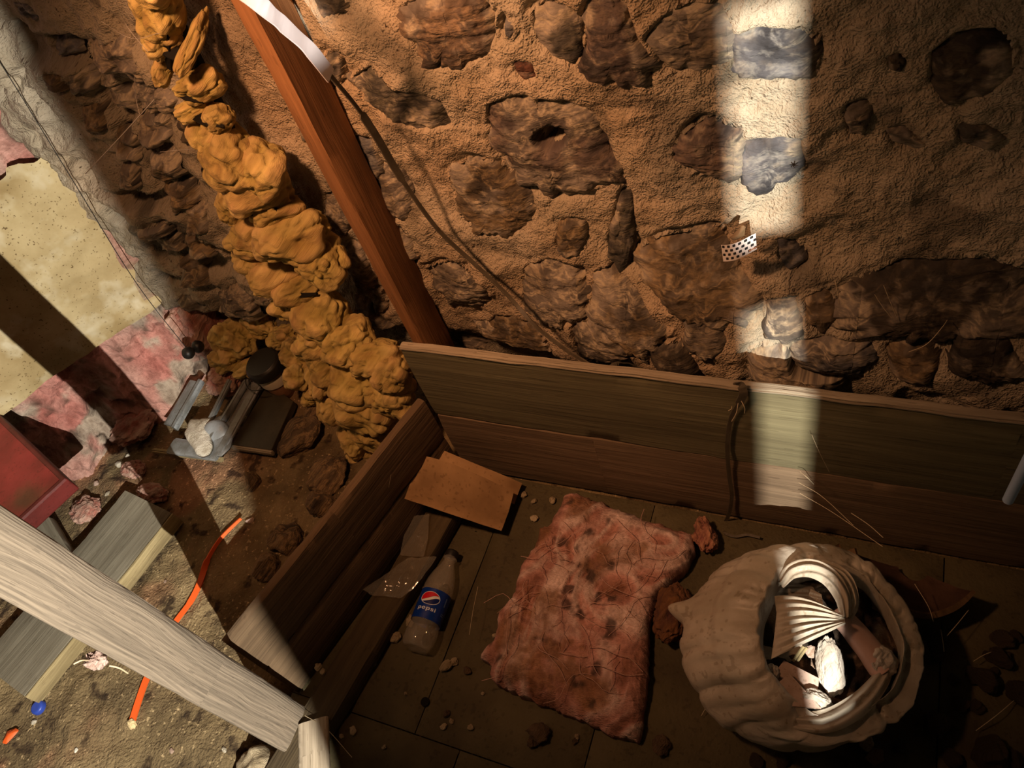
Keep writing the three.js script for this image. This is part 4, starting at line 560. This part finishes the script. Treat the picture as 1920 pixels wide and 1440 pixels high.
{ // soda bottle lying on its side
  const cv = document.createElement('canvas'); cv.width = 1024; cv.height = 512; const g = cv.getContext('2d');
  g.fillStyle = '#06338f'; g.fillRect(0, 0, 1024, 512); g.fillStyle = '#0a47b4'; for (let i = 0; i < 60; i++) { g.globalAlpha = 0.25; g.beginPath(); g.arc((i * 397) % 1024, (i * 211) % 512, 6 + i % 14, 0, 7); g.fill(); } g.globalAlpha = 1;
  const glob = (x, y, r) => { g.save(); g.beginPath(); g.arc(x, y, r * 1.07, 0, 7); g.fillStyle = '#e9eef6'; g.fill(); g.beginPath(); g.arc(x, y, r, 0, 7); g.clip(); g.translate(x, y); g.rotate(-0.38); g.fillStyle = '#0a1f66'; g.fillRect(-r, -r, 2 * r, 2 * r); g.fillStyle = '#d3182a'; g.beginPath(); g.moveTo(-r, -r); g.lineTo(r, -r); g.lineTo(r, -0.22 * r); g.bezierCurveTo(r * .3, -.5 * r, -.2 * r, .25 * r, -r, 0); g.fill(); g.fillStyle = '#f3f3f3'; g.beginPath(); g.moveTo(-r, 0.02 * r); g.bezierCurveTo(-.2 * r, .27 * r, .3 * r, -.48 * r, r, -.2 * r); g.lineTo(r, .16 * r); g.bezierCurveTo(.4 * r, -.1 * r, 0, .6 * r, -r, .35 * r); g.fill(); g.restore(); };
  for (const x of [260, 772]) { glob(x, 170, 104); g.fillStyle = '#dfe7f5'; g.font = 'bold 84px sans-serif'; g.textAlign = 'center'; g.fillText('pepsi', x, 372); }
  g.fillStyle = '#b9c8e6'; for (const [x, y, w, h] of [[440, 70, 18, 150], [470, 70, 10, 120], [500, 250, 40, 60], [440, 330, 60, 14], [440, 360, 60, 14], [440, 390, 60, 14], [510, 330, 50, 46], [520, 400, 60, 14], [950, 70, 16, 150], [950, 330, 60, 14], [950, 360, 50, 14]]) { g.globalAlpha = .55; g.fillRect(x, y, w, h); } g.fillStyle = '#c7c08a'; for (let i = 0; i < 7; i++) g.fillRect(580, 70 + i * 26, 34, 12); g.globalAlpha = 1;
  const lt = new THREE.CanvasTexture(cv); lt.colorSpace = THREE.SRGBColorSpace; lt.wrapS = THREE.RepeatWrapping;
  thing('soda_bottle', 'clear plastic soda bottle with a blue label lying beside the floor plank', 'bottle', null, o => {
    const a = onFloor(779, 1218, 0.034), b = onFloor(848, 1038, 0.026), d = b.clone().sub(a).normalize(), q = new THREE.Quaternion().setFromUnitVectors(V(0, 1, 0), d), roll = new THREE.Quaternion().setFromAxisAngle(V(0, 1, 0), 1.75), Q = q.multiply(roll);
    const put = x => x.applyQuaternion(Q).translate(a.x, a.y, a.z), P = s => s.map(p => new THREE.Vector2(...p));
    const body = new THREE.LatheGeometry(P([[0.0001, 0.006], [0.018, 0.004], [0.026, 0.001], [0.031, 0.006], [0.0335, 0.018], [0.0338, 0.03], [0.0335, 0.045], [0.0315, 0.05], [0.0315, 0.055], [0.0322, 0.06], [0.0322, 0.122], [0.0325, 0.126], [0.033, 0.135], [0.031, 0.15], [0.025, 0.17], [0.018, 0.186], [0.0135, 0.198], [0.0125, 0.205], [0.016, 0.206], [0.016, 0.209], [0.0125, 0.21], [0.0125, 0.224]]), 60);
    const p = body.attributes.position; for (let i = 0; i < p.count; i++) { const x = p.getX(i), y = p.getY(i), z = p.getZ(i), t = Math.atan2(z, x), k = y < 0.03 ? 1 - 0.14 * ss(0.03, 0.0, y) * (0.5 + 0.5 * Math.cos(5 * t)) : 1 + 0.012 * fbm(t * 2, y * 40, 3, 2); p.setX(i, x * k); p.setZ(i, z * k); } body.computeVertexNormals(); part('bottle_body', put(body), M.clearPet, o, 'clear plastic body');
    part('label', put(new THREE.CylinderGeometry(0.0328, 0.0328, 0.066, 60, 1, true).translate(0, 0.09, 0)), mat(0xffffff, { map: lt, roughness: 0.35 }), o, 'blue label with a red white and navy roundel');
    part('cap', put(new THREE.LatheGeometry(P([[0.0001, 0.226], [0.0135, 0.226], [0.0148, 0.224], [0.0148, 0.213], [0.014, 0.212]]), 40)), M.black, o, 'dark cap');
  });
}
const film = (pts, base, amp, seed) => { const o = pts.map(([x, y]) => { const p = onFloor(x, y, base); return [p.x, p.z]; }); return patch(o, { seg: 70, rings: 22, jag: 0.05, round: 0, seed, height: (u, v, k) => base + amp * (0.4 + 0.6 * (1 - k)) * (0.6 + 0.9 * ridge(u * 16, v * 16, seed, 3)) , map: (u, v, h) => V(u, Math.max(0.004, h), v) }); };
single('clear_bag', film([[680, 1108], [702, 1094], [745, 1062], [770, 1047], [822, 1046], [806, 1068], [776, 1105], [752, 1122], [700, 1118]], 0.058, 0.014, 51), M.clearFilm, 'crumpled clear plastic bag beside the bottle on the floor plank', 'bag');
single('clear_film', film([[778, 968], [806, 964], [803, 1010], [796, 1046], [752, 1042], [757, 1008]], 0.056, 0.008, 57), M.clearFilm, 'strip of clear plastic film between the cardboard and clear bag', 'film');
single('knot_hole', new THREE.CylinderGeometry(0.009, 0.009, 0.003, 24).translate(...onFloor(797, 1316, 0.0025).toArray()), M.blackTape, 'round black plug in the bin floor near the bottle', 'plug');  // black disc stands in for the darkness of an open knot hole
{ // crumbs of mortar and wood lying in the bin
  const C = [[982, 928, 8], [1001, 940, 6], [1036, 938, 8], [1002, 972, 8], [838, 1250, 13], [852, 1242, 9], [876, 1258, 9, 1], [742, 1196, 12], [770, 1165, 12], [792, 1100, 6], [692, 1252, 10], [700, 1244, 8], [662, 1370, 9], [832, 1362, 7], [838, 1338, 8, 1], [846, 1352, 6], [882, 1364, 7], [1078, 1390, 7, 1], [1082, 1382, 6], [928, 1192, 6], [598, 1252, 9], [606, 1260, 7], [1010, 1375, 24, 1], [1000, 1392, 14, 1], [1625, 1395, 16], [640, 1380, 5], [720, 1400, 5], [1240, 1400, 20, 1], [760, 1300, 4], [905, 1300, 4]];
  const where = ['beside the cardboard near the back board', 'between the cardboard and pink batt', 'above the pink batt near the back board', 'at the lower corner of the cardboard', 'largest on the floor left of the pink batt', 'touching the largest crumb left of the pink batt', 'dark and flat left of the pink batt', 'at the foot of the bottle', 'against the left side of the bottle label', 'above the bottle label on its left', 'on the floor plank edge below the bottle', 'just above the floor plank edge below the bottle', 'standing on the panel right of the floor plank', 'below the black plug on its right', 'dark, below the black plug', 'in the middle of three crumbs below the black plug', 'pale sliver right of the black plug', 'dark, under the near edge of the pink batt', 'under the near edge of the pink batt', 'at the ragged left edge of the pink batt', 'pale, near the lit end of the low side board', 'second of two near the lit end of the low side board', 'dark and wide, below the pink batt', 'dark, beside the wide one below the pink batt', 'squarish, under the white bag at right', 'tiny, in front of the floor plank', 'tiny, at the very front of the bin floor', 'dark and wide, between batt and bag at the front', 'tiny, above the black plug', 'tiny, between black plug and pink batt'];
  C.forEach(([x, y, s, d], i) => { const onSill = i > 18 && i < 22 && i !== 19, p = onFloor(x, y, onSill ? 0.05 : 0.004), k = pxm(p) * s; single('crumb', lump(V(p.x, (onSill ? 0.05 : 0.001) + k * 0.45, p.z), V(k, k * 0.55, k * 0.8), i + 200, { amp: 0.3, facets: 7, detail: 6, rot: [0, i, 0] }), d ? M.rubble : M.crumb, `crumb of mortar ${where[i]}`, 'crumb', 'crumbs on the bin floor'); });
}
// ───────────────────────── the white bag and what is in it ─────────────────────────
const bagC = onFloor(1474, 1206, 0.085).setY(0);
thing('white_bag', 'dirty white plastic carrier bag torn open and full of rubbish', 'bag', null, o => {
  const prof = [[0.0, 0.004], [0.125, 0.006], [0.165, 0.03], [0.183, 0.07], [0.184, 0.11], [0.172, 0.15], [0.150, 0.178], [0.118, 0.190], [0.108, 0.184], [0.104, 0.15], [0.10, 0.115], [0.0, 0.10]], rows = prof.length - 1;
  part('bag_body', grid(260, 160, (u, v) => {
    const t = u * Math.PI * 2, f = v * rows, i = Math.min(rows - 1, Math.floor(f)), s = f - i, c = (k, d) => prof[clamp(k, 0, rows)][d];
    const cr = d => { const a = c(i - 1, d), b = c(i, d), e = c(i + 1, d), g = c(i + 2, d); return 0.5 * (2 * b + (e - a) * s + (2 * a - 5 * b + 4 * e - g) * s * s + (3 * b - a - 3 * e + g) * s * s * s); };
    let r = cr(0), h = cr(1); const X = Math.cos(t), Z = Math.sin(t), inn = ss(0.64, 0.74, v), up = ss(0.2, 0.6, v), ma = ss(0.05, 0.2, v) * (1 - inn);
    r *= 1 + 0.07 * fbm(X * 1.6 + 3, Z * 1.6, h * 6, 3);
    const sk = t * 1.0 + 1.6 * h;                                        // folds run up the bag and gather at the mouth
    r -= ma * (0.007 * Math.pow(Math.max(0, ridge(X * 2.4 + 5, Z * 2.4, h * 2.5, 2)), 3) + 0.003 * Math.pow(Math.max(0, ridge(X * 5 + 1, Z * 5, h * 5, 2)), 2)); 
    r += up * (1 - inn) * 0.0011 * Math.sin(sk * 24 + 4 * fbm(t * 2, h * 9, 7, 2));
    h += ma * (0.010 * fbm(X * 2.5, Z * 2.5, 11, 3) - 0.009 * Math.pow(Math.max(0, ridge(X * 3.5, Z * 3.5 + 9, r * 14, 3)), 3));
    for (const [t0, wd, dp] of [[2.35, .05, .010], [2.75, .07, .013], [3.12, .05, .009], [3.62, .08, .014], [4.05, .05, .010], [4.5, .06, .012], [5.0, .05, .008], [1.9, .06, .010]]) { const tt = t - t0 - 0.35 * (h - 0.1) * Math.sin(t0 * 7); const k = 0.5 * Math.exp(-Math.abs(tt) / (wd * 0.7)) * Math.max(0, Math.sin(Math.PI * clamp((v - 0.08) / 0.56))); r -= dp * k; h -= 0.5 * dp * k * ss(0.4, 0.6, v); r += dp * 0.2 * Math.exp(-Math.pow((tt - wd * 1.8) / (wd * 1.2), 2)) * ma; }
    { const flap = Math.exp(-Math.pow((t - 3.3) / 0.8, 2)); h += flap * (0.012 * ss(0.47, 0.49, v) - 0.012 * ss(0.52, 0.62, v)) * (1 - inn); }
    const left = clamp(-X * 0.95 - Z * 0.2), rgt = clamp(X * 0.8 + Z * 0.5); h += (0.036 * left - 0.04 * rgt) * ss(0.35, 0.62, v) * (1 - 0.6 * inn);
    const ear = Math.exp(-Math.pow((t - Math.PI * 1.03) / 0.1, 2)) * Math.exp(-Math.pow((h - 0.075) / 0.028, 2)); r += 0.036 * ear;
    const sh = ss(0.28, 0.62, v) * 0.068; r *= 1 + 0.06 * inn * fbm(X * 2, Z * 2, 40, 3);
    const x = bagC.x + r * X + sh, z = bagC.z + r * Z * lerp(0.94, 1.12, ss(0.4, 0.62, v)) + sh * 0.12;
    return { p: V(x, Math.max(0.004, h), z), uv: [t * 0.17, v * 0.5] };
  }), M.bag, o);
  const knot = onFloor(1584, 1163, 0.235);
  part('pulled_band', grid(50, 60, (u, v) => { const L = [[1452, 1118, .2], [1456, 1150, .215], [1452, 1190, .215], [1446, 1236, .205]], f = v * 3, i = Math.min(2, Math.floor(f)), s = f - i, a = onFloor(...L[i]).lerp(onFloor(...L[i + 1]), s), e = knot.clone().add(V(0, 0.004 * Math.sin(v * 9), 0)).addScaledVector(V(0.25, 0, 1).normalize(), (v - 0.5) * 0.012); const p = a.lerp(e, u); const open = Math.sin(Math.PI * Math.pow(u, 0.8)); p.y += 0.012 * open - 0.0 + 0.0045 * Math.sin(v * 40 + 2 * u) * (0.25 + u * (1 - u) * 3.2); p.z += 0.02 * (v - 0.5) * open * 0.5; return { p, uv: [u * 0.15, v * 0.12] }; }), M.bag, o, 'pleated band pulled tight to the knot');
  const band = (pts, w, n = 50) => { const P = pts.map(([x, y, h]) => onFloor(x, y, h)), c = curve(P); return grid(n, 14, (u, v) => { const p = c.getPoint(u), d = c.getTangent(u), b = d.clone().cross(V(0, 1, 0)).normalize(), ww = w * (0.5 + 0.9 * Math.sin(Math.PI * clamp(u * 0.85 + 0.1))); p.addScaledVector(b, (v - 0.5) * 2 * ww); p.y += 0.007 * Math.sin(Math.PI * v) + 0.003 * Math.sin(v * 14 + u * 5); return { p, uv: [u * 0.2, v * 0.05] }; }); };
  part('handle', band([[1462, 1096, .20], [1484, 1072, .222], [1520, 1066, .232], [1555, 1082, .236], [1580, 1120, .236], [1585, 1160, .236]], 0.0115), M.bag, o, 'rolled handle');
  part('handle_001', band([[1500, 1066, .205], [1540, 1062, .215], [1580, 1082, .215], [1598, 1125, .215], [1590, 1162, .228]], 0.009), M.bag, o, 'second handle');
  part('inner_litter', grid(60, 60, (u, v) => { const a = u * 6.2832, r = 0.112 * Math.sqrt(v); const x = bagC.x + 0.07 + r * Math.cos(a), z = bagC.z + 0.01 + 1.15 * r * Math.sin(a); return { p: V(x, 0.125 + 0.03 * fbm(x * 22, z * 22, 3, 3) + 0.012 * ridge(x * 40, z * 40, 5, 2), z), uv: [x, z], c: mix3([0.03, 0.02, 0.012], [0.34, 0.24, 0.17], ss(0.05, 0.3, fbm(x * 30, z * 30, 9, 3))) }; }), M.glassPink, o, 'brown crumbled litter');
  part('torn_edge', band([[1448, 1338, .15], [1500, 1352, .165], [1550, 1352, .175], [1610, 1320, .17], [1650, 1276, .16], [1668, 1244, .14]], 0.012), M.bag, o, 'folded torn edge');
});
{
  const at = (x, y, h) => onFloor(x, y, h);
  const slab = (pts, h, t, m, name, label, cat) => { const q = pts.map(([x, y, dh]) => at(x, y, h + (dh || 0))); const g = grid(8, 8, (u, v) => { const p = q[0].clone().lerp(q[1], u).lerp(q[3].clone().lerp(q[2], u), v); return { p, uv: [p.x, p.z] }; }); const n = g.clone(); n.translate(0, -t, 0); const e = []; for (let i = 0; i < 4; i++) { const a = q[i], b = q[(i + 1) % 4]; e.push(grid(4, 1, (u, v) => { const p = a.clone().lerp(b, u); p.y -= t * v; return { p, uv: [p.x + p.y, p.z] }; })); } return single(name, mergeGeometries([g, n, ...e].map(x => { x.deleteAttribute('normal'); return x; })).toNonIndexed(), m, label, cat).geometry.computeVertexNormals(); };
  slab([[1476, 1090], [1524, 1100, 0], [1548, 1140, -0.01], [1466, 1124, -0.02]], 0.185, 0.006, M.greyCard, 'card_piece', 'grey card piece in the upper opening of the white bag', 'card');
  slab([[1520, 1104], [1540, 1114], [1544, 1136, -0.01], [1516, 1116, -0.01]], 0.192, 0.004, M.whiteCloth, 'plaster_chip', 'small white plaster chip in the upper opening of the white bag', 'plaster');
  slab([[1452, 1262], [1470, 1238, .01], [1536, 1272, 0], [1532, 1306, -.02]], 0.180, 0.005, M.pinkCard, 'pink_board', 'dull pink card flap in the lower opening of the white bag', 'card');
  slab([[1448, 1290], [1480, 1262, .0], [1540, 1328, -.01], [1456, 1322, -.01]], 0.192, 0.005, M.pinkCard, 'pink_board', 'wide pink card in front of the other flap in the white bag', 'card');
  const T2 = (p, q, r0, r1, name, m, label, cat, cap) => { const d = q.clone().sub(p), g = new THREE.CylinderGeometry(r1, r0, d.length(), 32, 16, false); const a = g.attributes.position; for (let i = 0; i < a.count; i++) { const y = a.getY(i) / d.length(), k = 1 + 0.06 * fbm(y * 5, a.getX(i) * 40, a.getZ(i) * 40, 2); a.setX(i, a.getX(i) * k + 0.008 * Math.sin((y + .5) * 3.1)); a.setZ(i, a.getZ(i) * k); } g.computeVertexNormals(); g.applyQuaternion(new THREE.Quaternion().setFromUnitVectors(V(0, 1, 0), d.normalize())); const c = p.clone().add(q).multiplyScalar(0.5); g.translate(c.x, c.y, c.z); return single(name, g, m, label, cat); };
  T2(at(1572, 1150, .215), at(1652, 1250, .15), 0.017, 0.022, 'pink_roll', M.pinkPlastic, 'pale pink roll sticking out of the white bag under the knot', 'roll');
  single('paper_wad', camLump(at(1656, 1240, .16), 22, 30, 20, .6, 31, { amp: .3, detail: 14 }), M.whiteCloth, 'crumpled tan paper wad at the right edge of the white bag', 'paper');
  single('white_cloth', camLump(at(1556, 1250, .165), 24, 54, 20, .12, 33, { amp: .22, folds: .08, detail: 20, freq: 1.8 }), M.whiteCloth, 'long crumpled white cloth in the middle of the white bag', 'cloth');
  single('paper_wad', camLump(at(1532, 1312, .172), 28, 16, 14, -.45, 35, { amp: .3, folds: .1, detail: 18 }), M.whiteCloth, 'brightly lit crumpled paper at the near side of the white bag', 'paper');
  single('paper_wad', camLump(at(1447, 1262, .18), 14, 16, 10, .3, 37, { amp: .3, folds: .1, detail: 12 }), M.whiteCloth, 'small torn paper flap at the left of the bag opening', 'paper');
  single('plaster_chip', camLump(at(1522, 1222, .17), 13, 11, 6, -.5, 39, { amp: .25, detail: 10 }), M.pinkCard, 'speckled pink chip beside the wooden sticks in the bag', 'plaster');
  [[1508, 1212, 1488, 1240, 'left'], [1514, 1214, 1496, 1240, 'right']].forEach(([a, b, c, d, s]) => single('wooden_stick', plank(at(a, b, .185), at(c, d, .165), V(1, 0, 0), 0.0045, 0.003, { nl: 4 }), M.plankYellow, `${s} one of two short wooden sticks in the white bag`, 'stick'));
}
// ───────────────────────── debris at the right ─────────────────────────
thing('broken_bowl', 'broken curved dark shell with a paler rim behind the white bag', 'shell', null, o => {
  const rim = [[1597, 1030, .10], [1606, 1058, .095], [1625, 1090, .085], [1655, 1122, .075], [1700, 1146, .07], [1742, 1154, .068], [1785, 1142, .068], [1810, 1125, .07], [1826, 1108, .074]].map(a => onFloor(...a)), rc = curve(rim), base = onFloor(1715, 1062, 0.012);
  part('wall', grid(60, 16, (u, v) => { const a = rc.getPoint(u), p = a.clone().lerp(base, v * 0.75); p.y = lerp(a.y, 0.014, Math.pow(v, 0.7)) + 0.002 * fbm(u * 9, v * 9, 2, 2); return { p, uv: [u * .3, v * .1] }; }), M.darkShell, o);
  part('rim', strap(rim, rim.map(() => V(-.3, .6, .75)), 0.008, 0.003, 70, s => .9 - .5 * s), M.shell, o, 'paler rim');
});
{ const q = [[1534, 1062, .06], [1548, 1036, .10], [1574, 1018, .125], [1582, 1040, .1], [1576, 1072, .05]].map(a => onFloor(...a)), c = q.reduce((s, p) => s.add(p), V()).multiplyScalar(0.2).add(V(0.006, -0.012, -0.004)); const pos = [], uv = [], idx = []; const o = []; for (let i = 0; i < 40; i++) { const f = i / 40 * 5, k = Math.floor(f); o.push(q[k].clone().lerp(q[(k + 1) % 5], f - k)); } for (const s of [0, 1]) { [c, ...o].forEach(p => { pos.push(p.x, p.y - 0.004 * s, p.z); uv.push(p.x, p.z); }); } for (let i = 0; i < 40; i++) { const j = (i + 1) % 40; idx.push(0, 1 + i, 1 + j, 41, 42 + j, 42 + i, 1 + i, 42 + i, 42 + j, 1 + i, 42 + j, 1 + j); } single('shard', toCreasedNormals(geomOf(pos, idx, uv), .6), M.shell, 'pointed brown shard leaning behind the top of the white bag', 'shard'); }
{ // rubble in the dark corner
  const r = rng(505), pr = [0, 1, 2, 3].map(i => lump(V(0, 0, 0), V(1, 0.65, 0.85), i + 300, { amp: 0.25, facets: 9, detail: 7 })); let n = 0;
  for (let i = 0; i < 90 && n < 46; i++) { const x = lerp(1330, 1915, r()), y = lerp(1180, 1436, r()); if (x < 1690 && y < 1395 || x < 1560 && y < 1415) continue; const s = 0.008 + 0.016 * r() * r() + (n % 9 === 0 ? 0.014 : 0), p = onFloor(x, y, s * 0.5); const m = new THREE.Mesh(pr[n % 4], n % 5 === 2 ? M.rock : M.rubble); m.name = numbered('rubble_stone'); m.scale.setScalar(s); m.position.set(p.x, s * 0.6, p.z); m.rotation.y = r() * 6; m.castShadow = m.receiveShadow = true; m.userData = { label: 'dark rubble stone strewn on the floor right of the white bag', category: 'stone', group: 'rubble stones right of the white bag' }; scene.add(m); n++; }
  const p = onFloor(1640, 1415, 0.01); single('tile_shard', flatPatch([[1622, 1420], [1636, 1402], [1656, 1406], [1658, 1426], [1640, 1434]], 0.02, 0.01, { dome: .1, round: 0, base: 0.012 }), M.shell, 'pale angular tile shard at the bottom edge right of the bag', 'shard');
}
{ // straws and cobweb threads
  const S = [[[1704, 660, -.90], [1738, 645, -.89], [1768, 612, -.92], [1776, 600, -.94], 'B', 'pale twig hanging across the dark gap above the back board at right'], [[1565, 524, -.94], [1570, 545, -.935], [1573, 570, -.935], 'B', 'short straw on the wall above the dark stone at right'], [[1640, 552, -.93], [1655, 575, -.93], [1672, 596, -.93], 'B', 'slanting straw over the dark stone at right'], [[1657, 535, -.93], [1665, 555, -.93], [1680, 592, -.93], 'B', 'second slanting straw over the dark stone at right'], [[1504, 716, -.86], [1508, 720, -.85], [1514, 726, -.85], 'B', 'tiny bright straw just above the lit board top'], [[1522, 815, -.775], [1535, 845, -.77], [1555, 885, -.772], 'B', 'thread on the back board right of the light stripe'],
    [[1500, 884, -.775], [1513, 895, -.76], [1526, 908, -.77], 'B', 'pale straw sticking from the lit lower plank'], [[1498, 905, -.775], [1540, 930, -.74], [1600, 985, -.70], 'B', 'long straw fanning from the light stripe to the shell'], [[1500, 925, -.775], [1560, 960, -.73], [1655, 1025, -.66], 'B', 'longest straw fanning from the light stripe towards the shell'], [[1596, 962, -.7], [1630, 985, -.66], [1656, 1008, -.63], 'B', 'straw crossing above the curved shell'], [[1624, 1094, .1], [1617, 1130, .1], [1605, 1180, .1], 'F', 'thread hanging between the knot and the shell'], [[1715, 1095, .09], [1742, 1140, .09], [1750, 1165, .08], 'F', 'stem lying across the shell'], [[1764, 1180, .05], [1768, 1205, .05], [1770, 1222, .05], 'F', 'bright short stem below the shell'], [[1776, 1192, .05], [1795, 1170, .05], [1816, 1144, .05], 'F', 'faint stem right of the shell'], [[1665, 1262, .12], [1680, 1254, .12], [1692, 1252, .12], 'F', 'curved pale stalk on the right edge of the bag'],
    [[1830, 1370, .01], [1870, 1340, .02], [1905, 1310, .01], 'F', 'long pale twig on the dark floor at right'], [[1825, 1240, .02], [1845, 1228, .02], [1866, 1220, .02], 'F', 'short twig on the dark floor right of the bag'], [[880, 1190, .05], [886, 1150, .06], [896, 1100, .05], 'F', 'fine thread between the bottle and pink batt'], [[572, 1342, .07], [610, 1365, .06], [660, 1420, .03], 'F', 'thin stalk over the floor plank at the foot of the weathered board'], [[724, 972, .05], [727, 930, .15], [733, 890, .28], 'F', 'pale thread hanging against the low side board'], [[1315, 1342, .01], [1330, 1315, .02], [1338, 1298, .02], 'F', 'thin twig on the floor left of the white bag']];
  S.forEach(s => { const l = s.pop(), k = s.pop(), P = s.map(([x, y, h]) => k === 'B' ? onBack(x, y, h) : onFloor(x, y, h)); single('straw', tube(P, l.includes('thread') ? 0.0004 : 0.0006, 16, 5), M.straw, l, 'straw'); });
  const W = [[[160, 326], [215, 268], [290, 186], 'long cobweb strand across the hollow stones at the left', .0009], [[215, 0], [240, 52], [278, 98], 'cobweb strand at the top left beside the yellow wrapping', .0005], [[190, 40], [240, 70], [300, 62], 'faint cobweb strand left of the yellow wrapping', .0004], [[252, 140], [256, 190], [262, 215], 'short upright cobweb strand on the stones at the left', .0004], [[300, 285], [330, 282], [358, 280], 'faint level cobweb strand beside the yellow wrapping', .0004]];
  W.forEach(([a, b, c, l, r]) => single('cobweb_strand', tube([a, b, c].map(([x, y], i) => onBack(x, y, -0.86 + (i === 1 ? -.02 : 0))), r, 20, 5), M.web, l, 'cobweb'));
}
thing('checkered_scrap', 'small white paper scrap printed with black blocks stuck on the wall', 'paper', null, o => {
  const cv = document.createElement('canvas'); cv.width = 256; cv.height = 160; const g = cv.getContext('2d'); g.fillStyle = '#d9d2d2'; g.fillRect(0, 0, 256, 160); g.fillStyle = '#131318'; for (let j = 0; j < 4; j++) for (let i = 0; i < 6; i++) { g.beginPath(); g.roundRect(6 + i * 42 + (j % 2) * 21, 8 + j * 38, 22, 24, 5); g.fill(); } g.fillStyle = '#b07a5a'; g.fillRect(200, 130, 56, 12);
  const t = new THREE.CanvasTexture(cv); t.colorSpace = THREE.SRGBColorSpace; const q = [[1352, 459], [1416, 441], [1419, 468], [1357, 487]].map(([x, y]) => onBack(x, y, -0.945));
  part('paper', grid(20, 12, (u, v) => { const p = q[0].clone().lerp(q[1], u).lerp(q[3].clone().lerp(q[2], u), v); p.z += 0.006 * Math.sin(u * 4) + 0.004 * v; return { p, uv: [u, 1 - v] }; }), mat(0xffffff, { map: t, roughness: .7 }), o);
});
single('dry_leaf', (() => { const q = [[1368, 446], [1392, 422], [1398, 424], [1396, 442], [1376, 452]].map(([x, y]) => { const p = onBack(x, y, -0.955); return [p.x, p.y]; }); return patch(q, { seg: 24, rings: 5, round: 0, height: (u, v, k) => 0.006 * (1 - k * k), map: (u, v, h) => V(u, v, -0.955 + h) }); })(), M.shell, 'curled brown leaf on the wall above the checkered scrap', 'leaf');
[[1686, 444, 'white feather tuft on the wall at right', 7], [1562, 412, 'small white feather on the wall right of the light stripe', 6], [1500, 326, 'pale dried spider on the edge of the lit grey stone', 6]].forEach(([x, y, l, s], i) => { const p = onBack(x, y, -0.962), k = pxm(p) * s, g = []; for (let j = 0; j < 7; j++) { const a = j * 0.9 + i; g.push(tube([p, p.clone().add(V(k * .6 * Math.cos(a), k * .6 * Math.sin(a), .006)), p.clone().add(V(k * 1.3 * Math.cos(a + .3), k * 1.3 * Math.sin(a + .3), .003))], 0.0008, 6, 4)); } single(i < 2 ? 'feather_tuft' : 'dried_spider', mergeGeometries(g), M.plaster, l, i < 2 ? 'feather' : 'spider'); });
thing('daylight_rod', 'pale blue rod standing in for a sliver of daylight at the right edge', 'pipe', null, o => {  // blue colour stands in for daylight through a narrow gap
  const a = onBack(1890, 938, -0.70), b = onBack(1928, 862, -0.70), d = b.clone().sub(a).normalize();
  part('pipe', tube([a, b.clone().addScaledVector(d, 0.5)], 0.0075, 12, 16), mat(lin(0.42, 0.56, 0.82), { roughness: 0.35 }), o);
});
renderer.render(scene, camera);
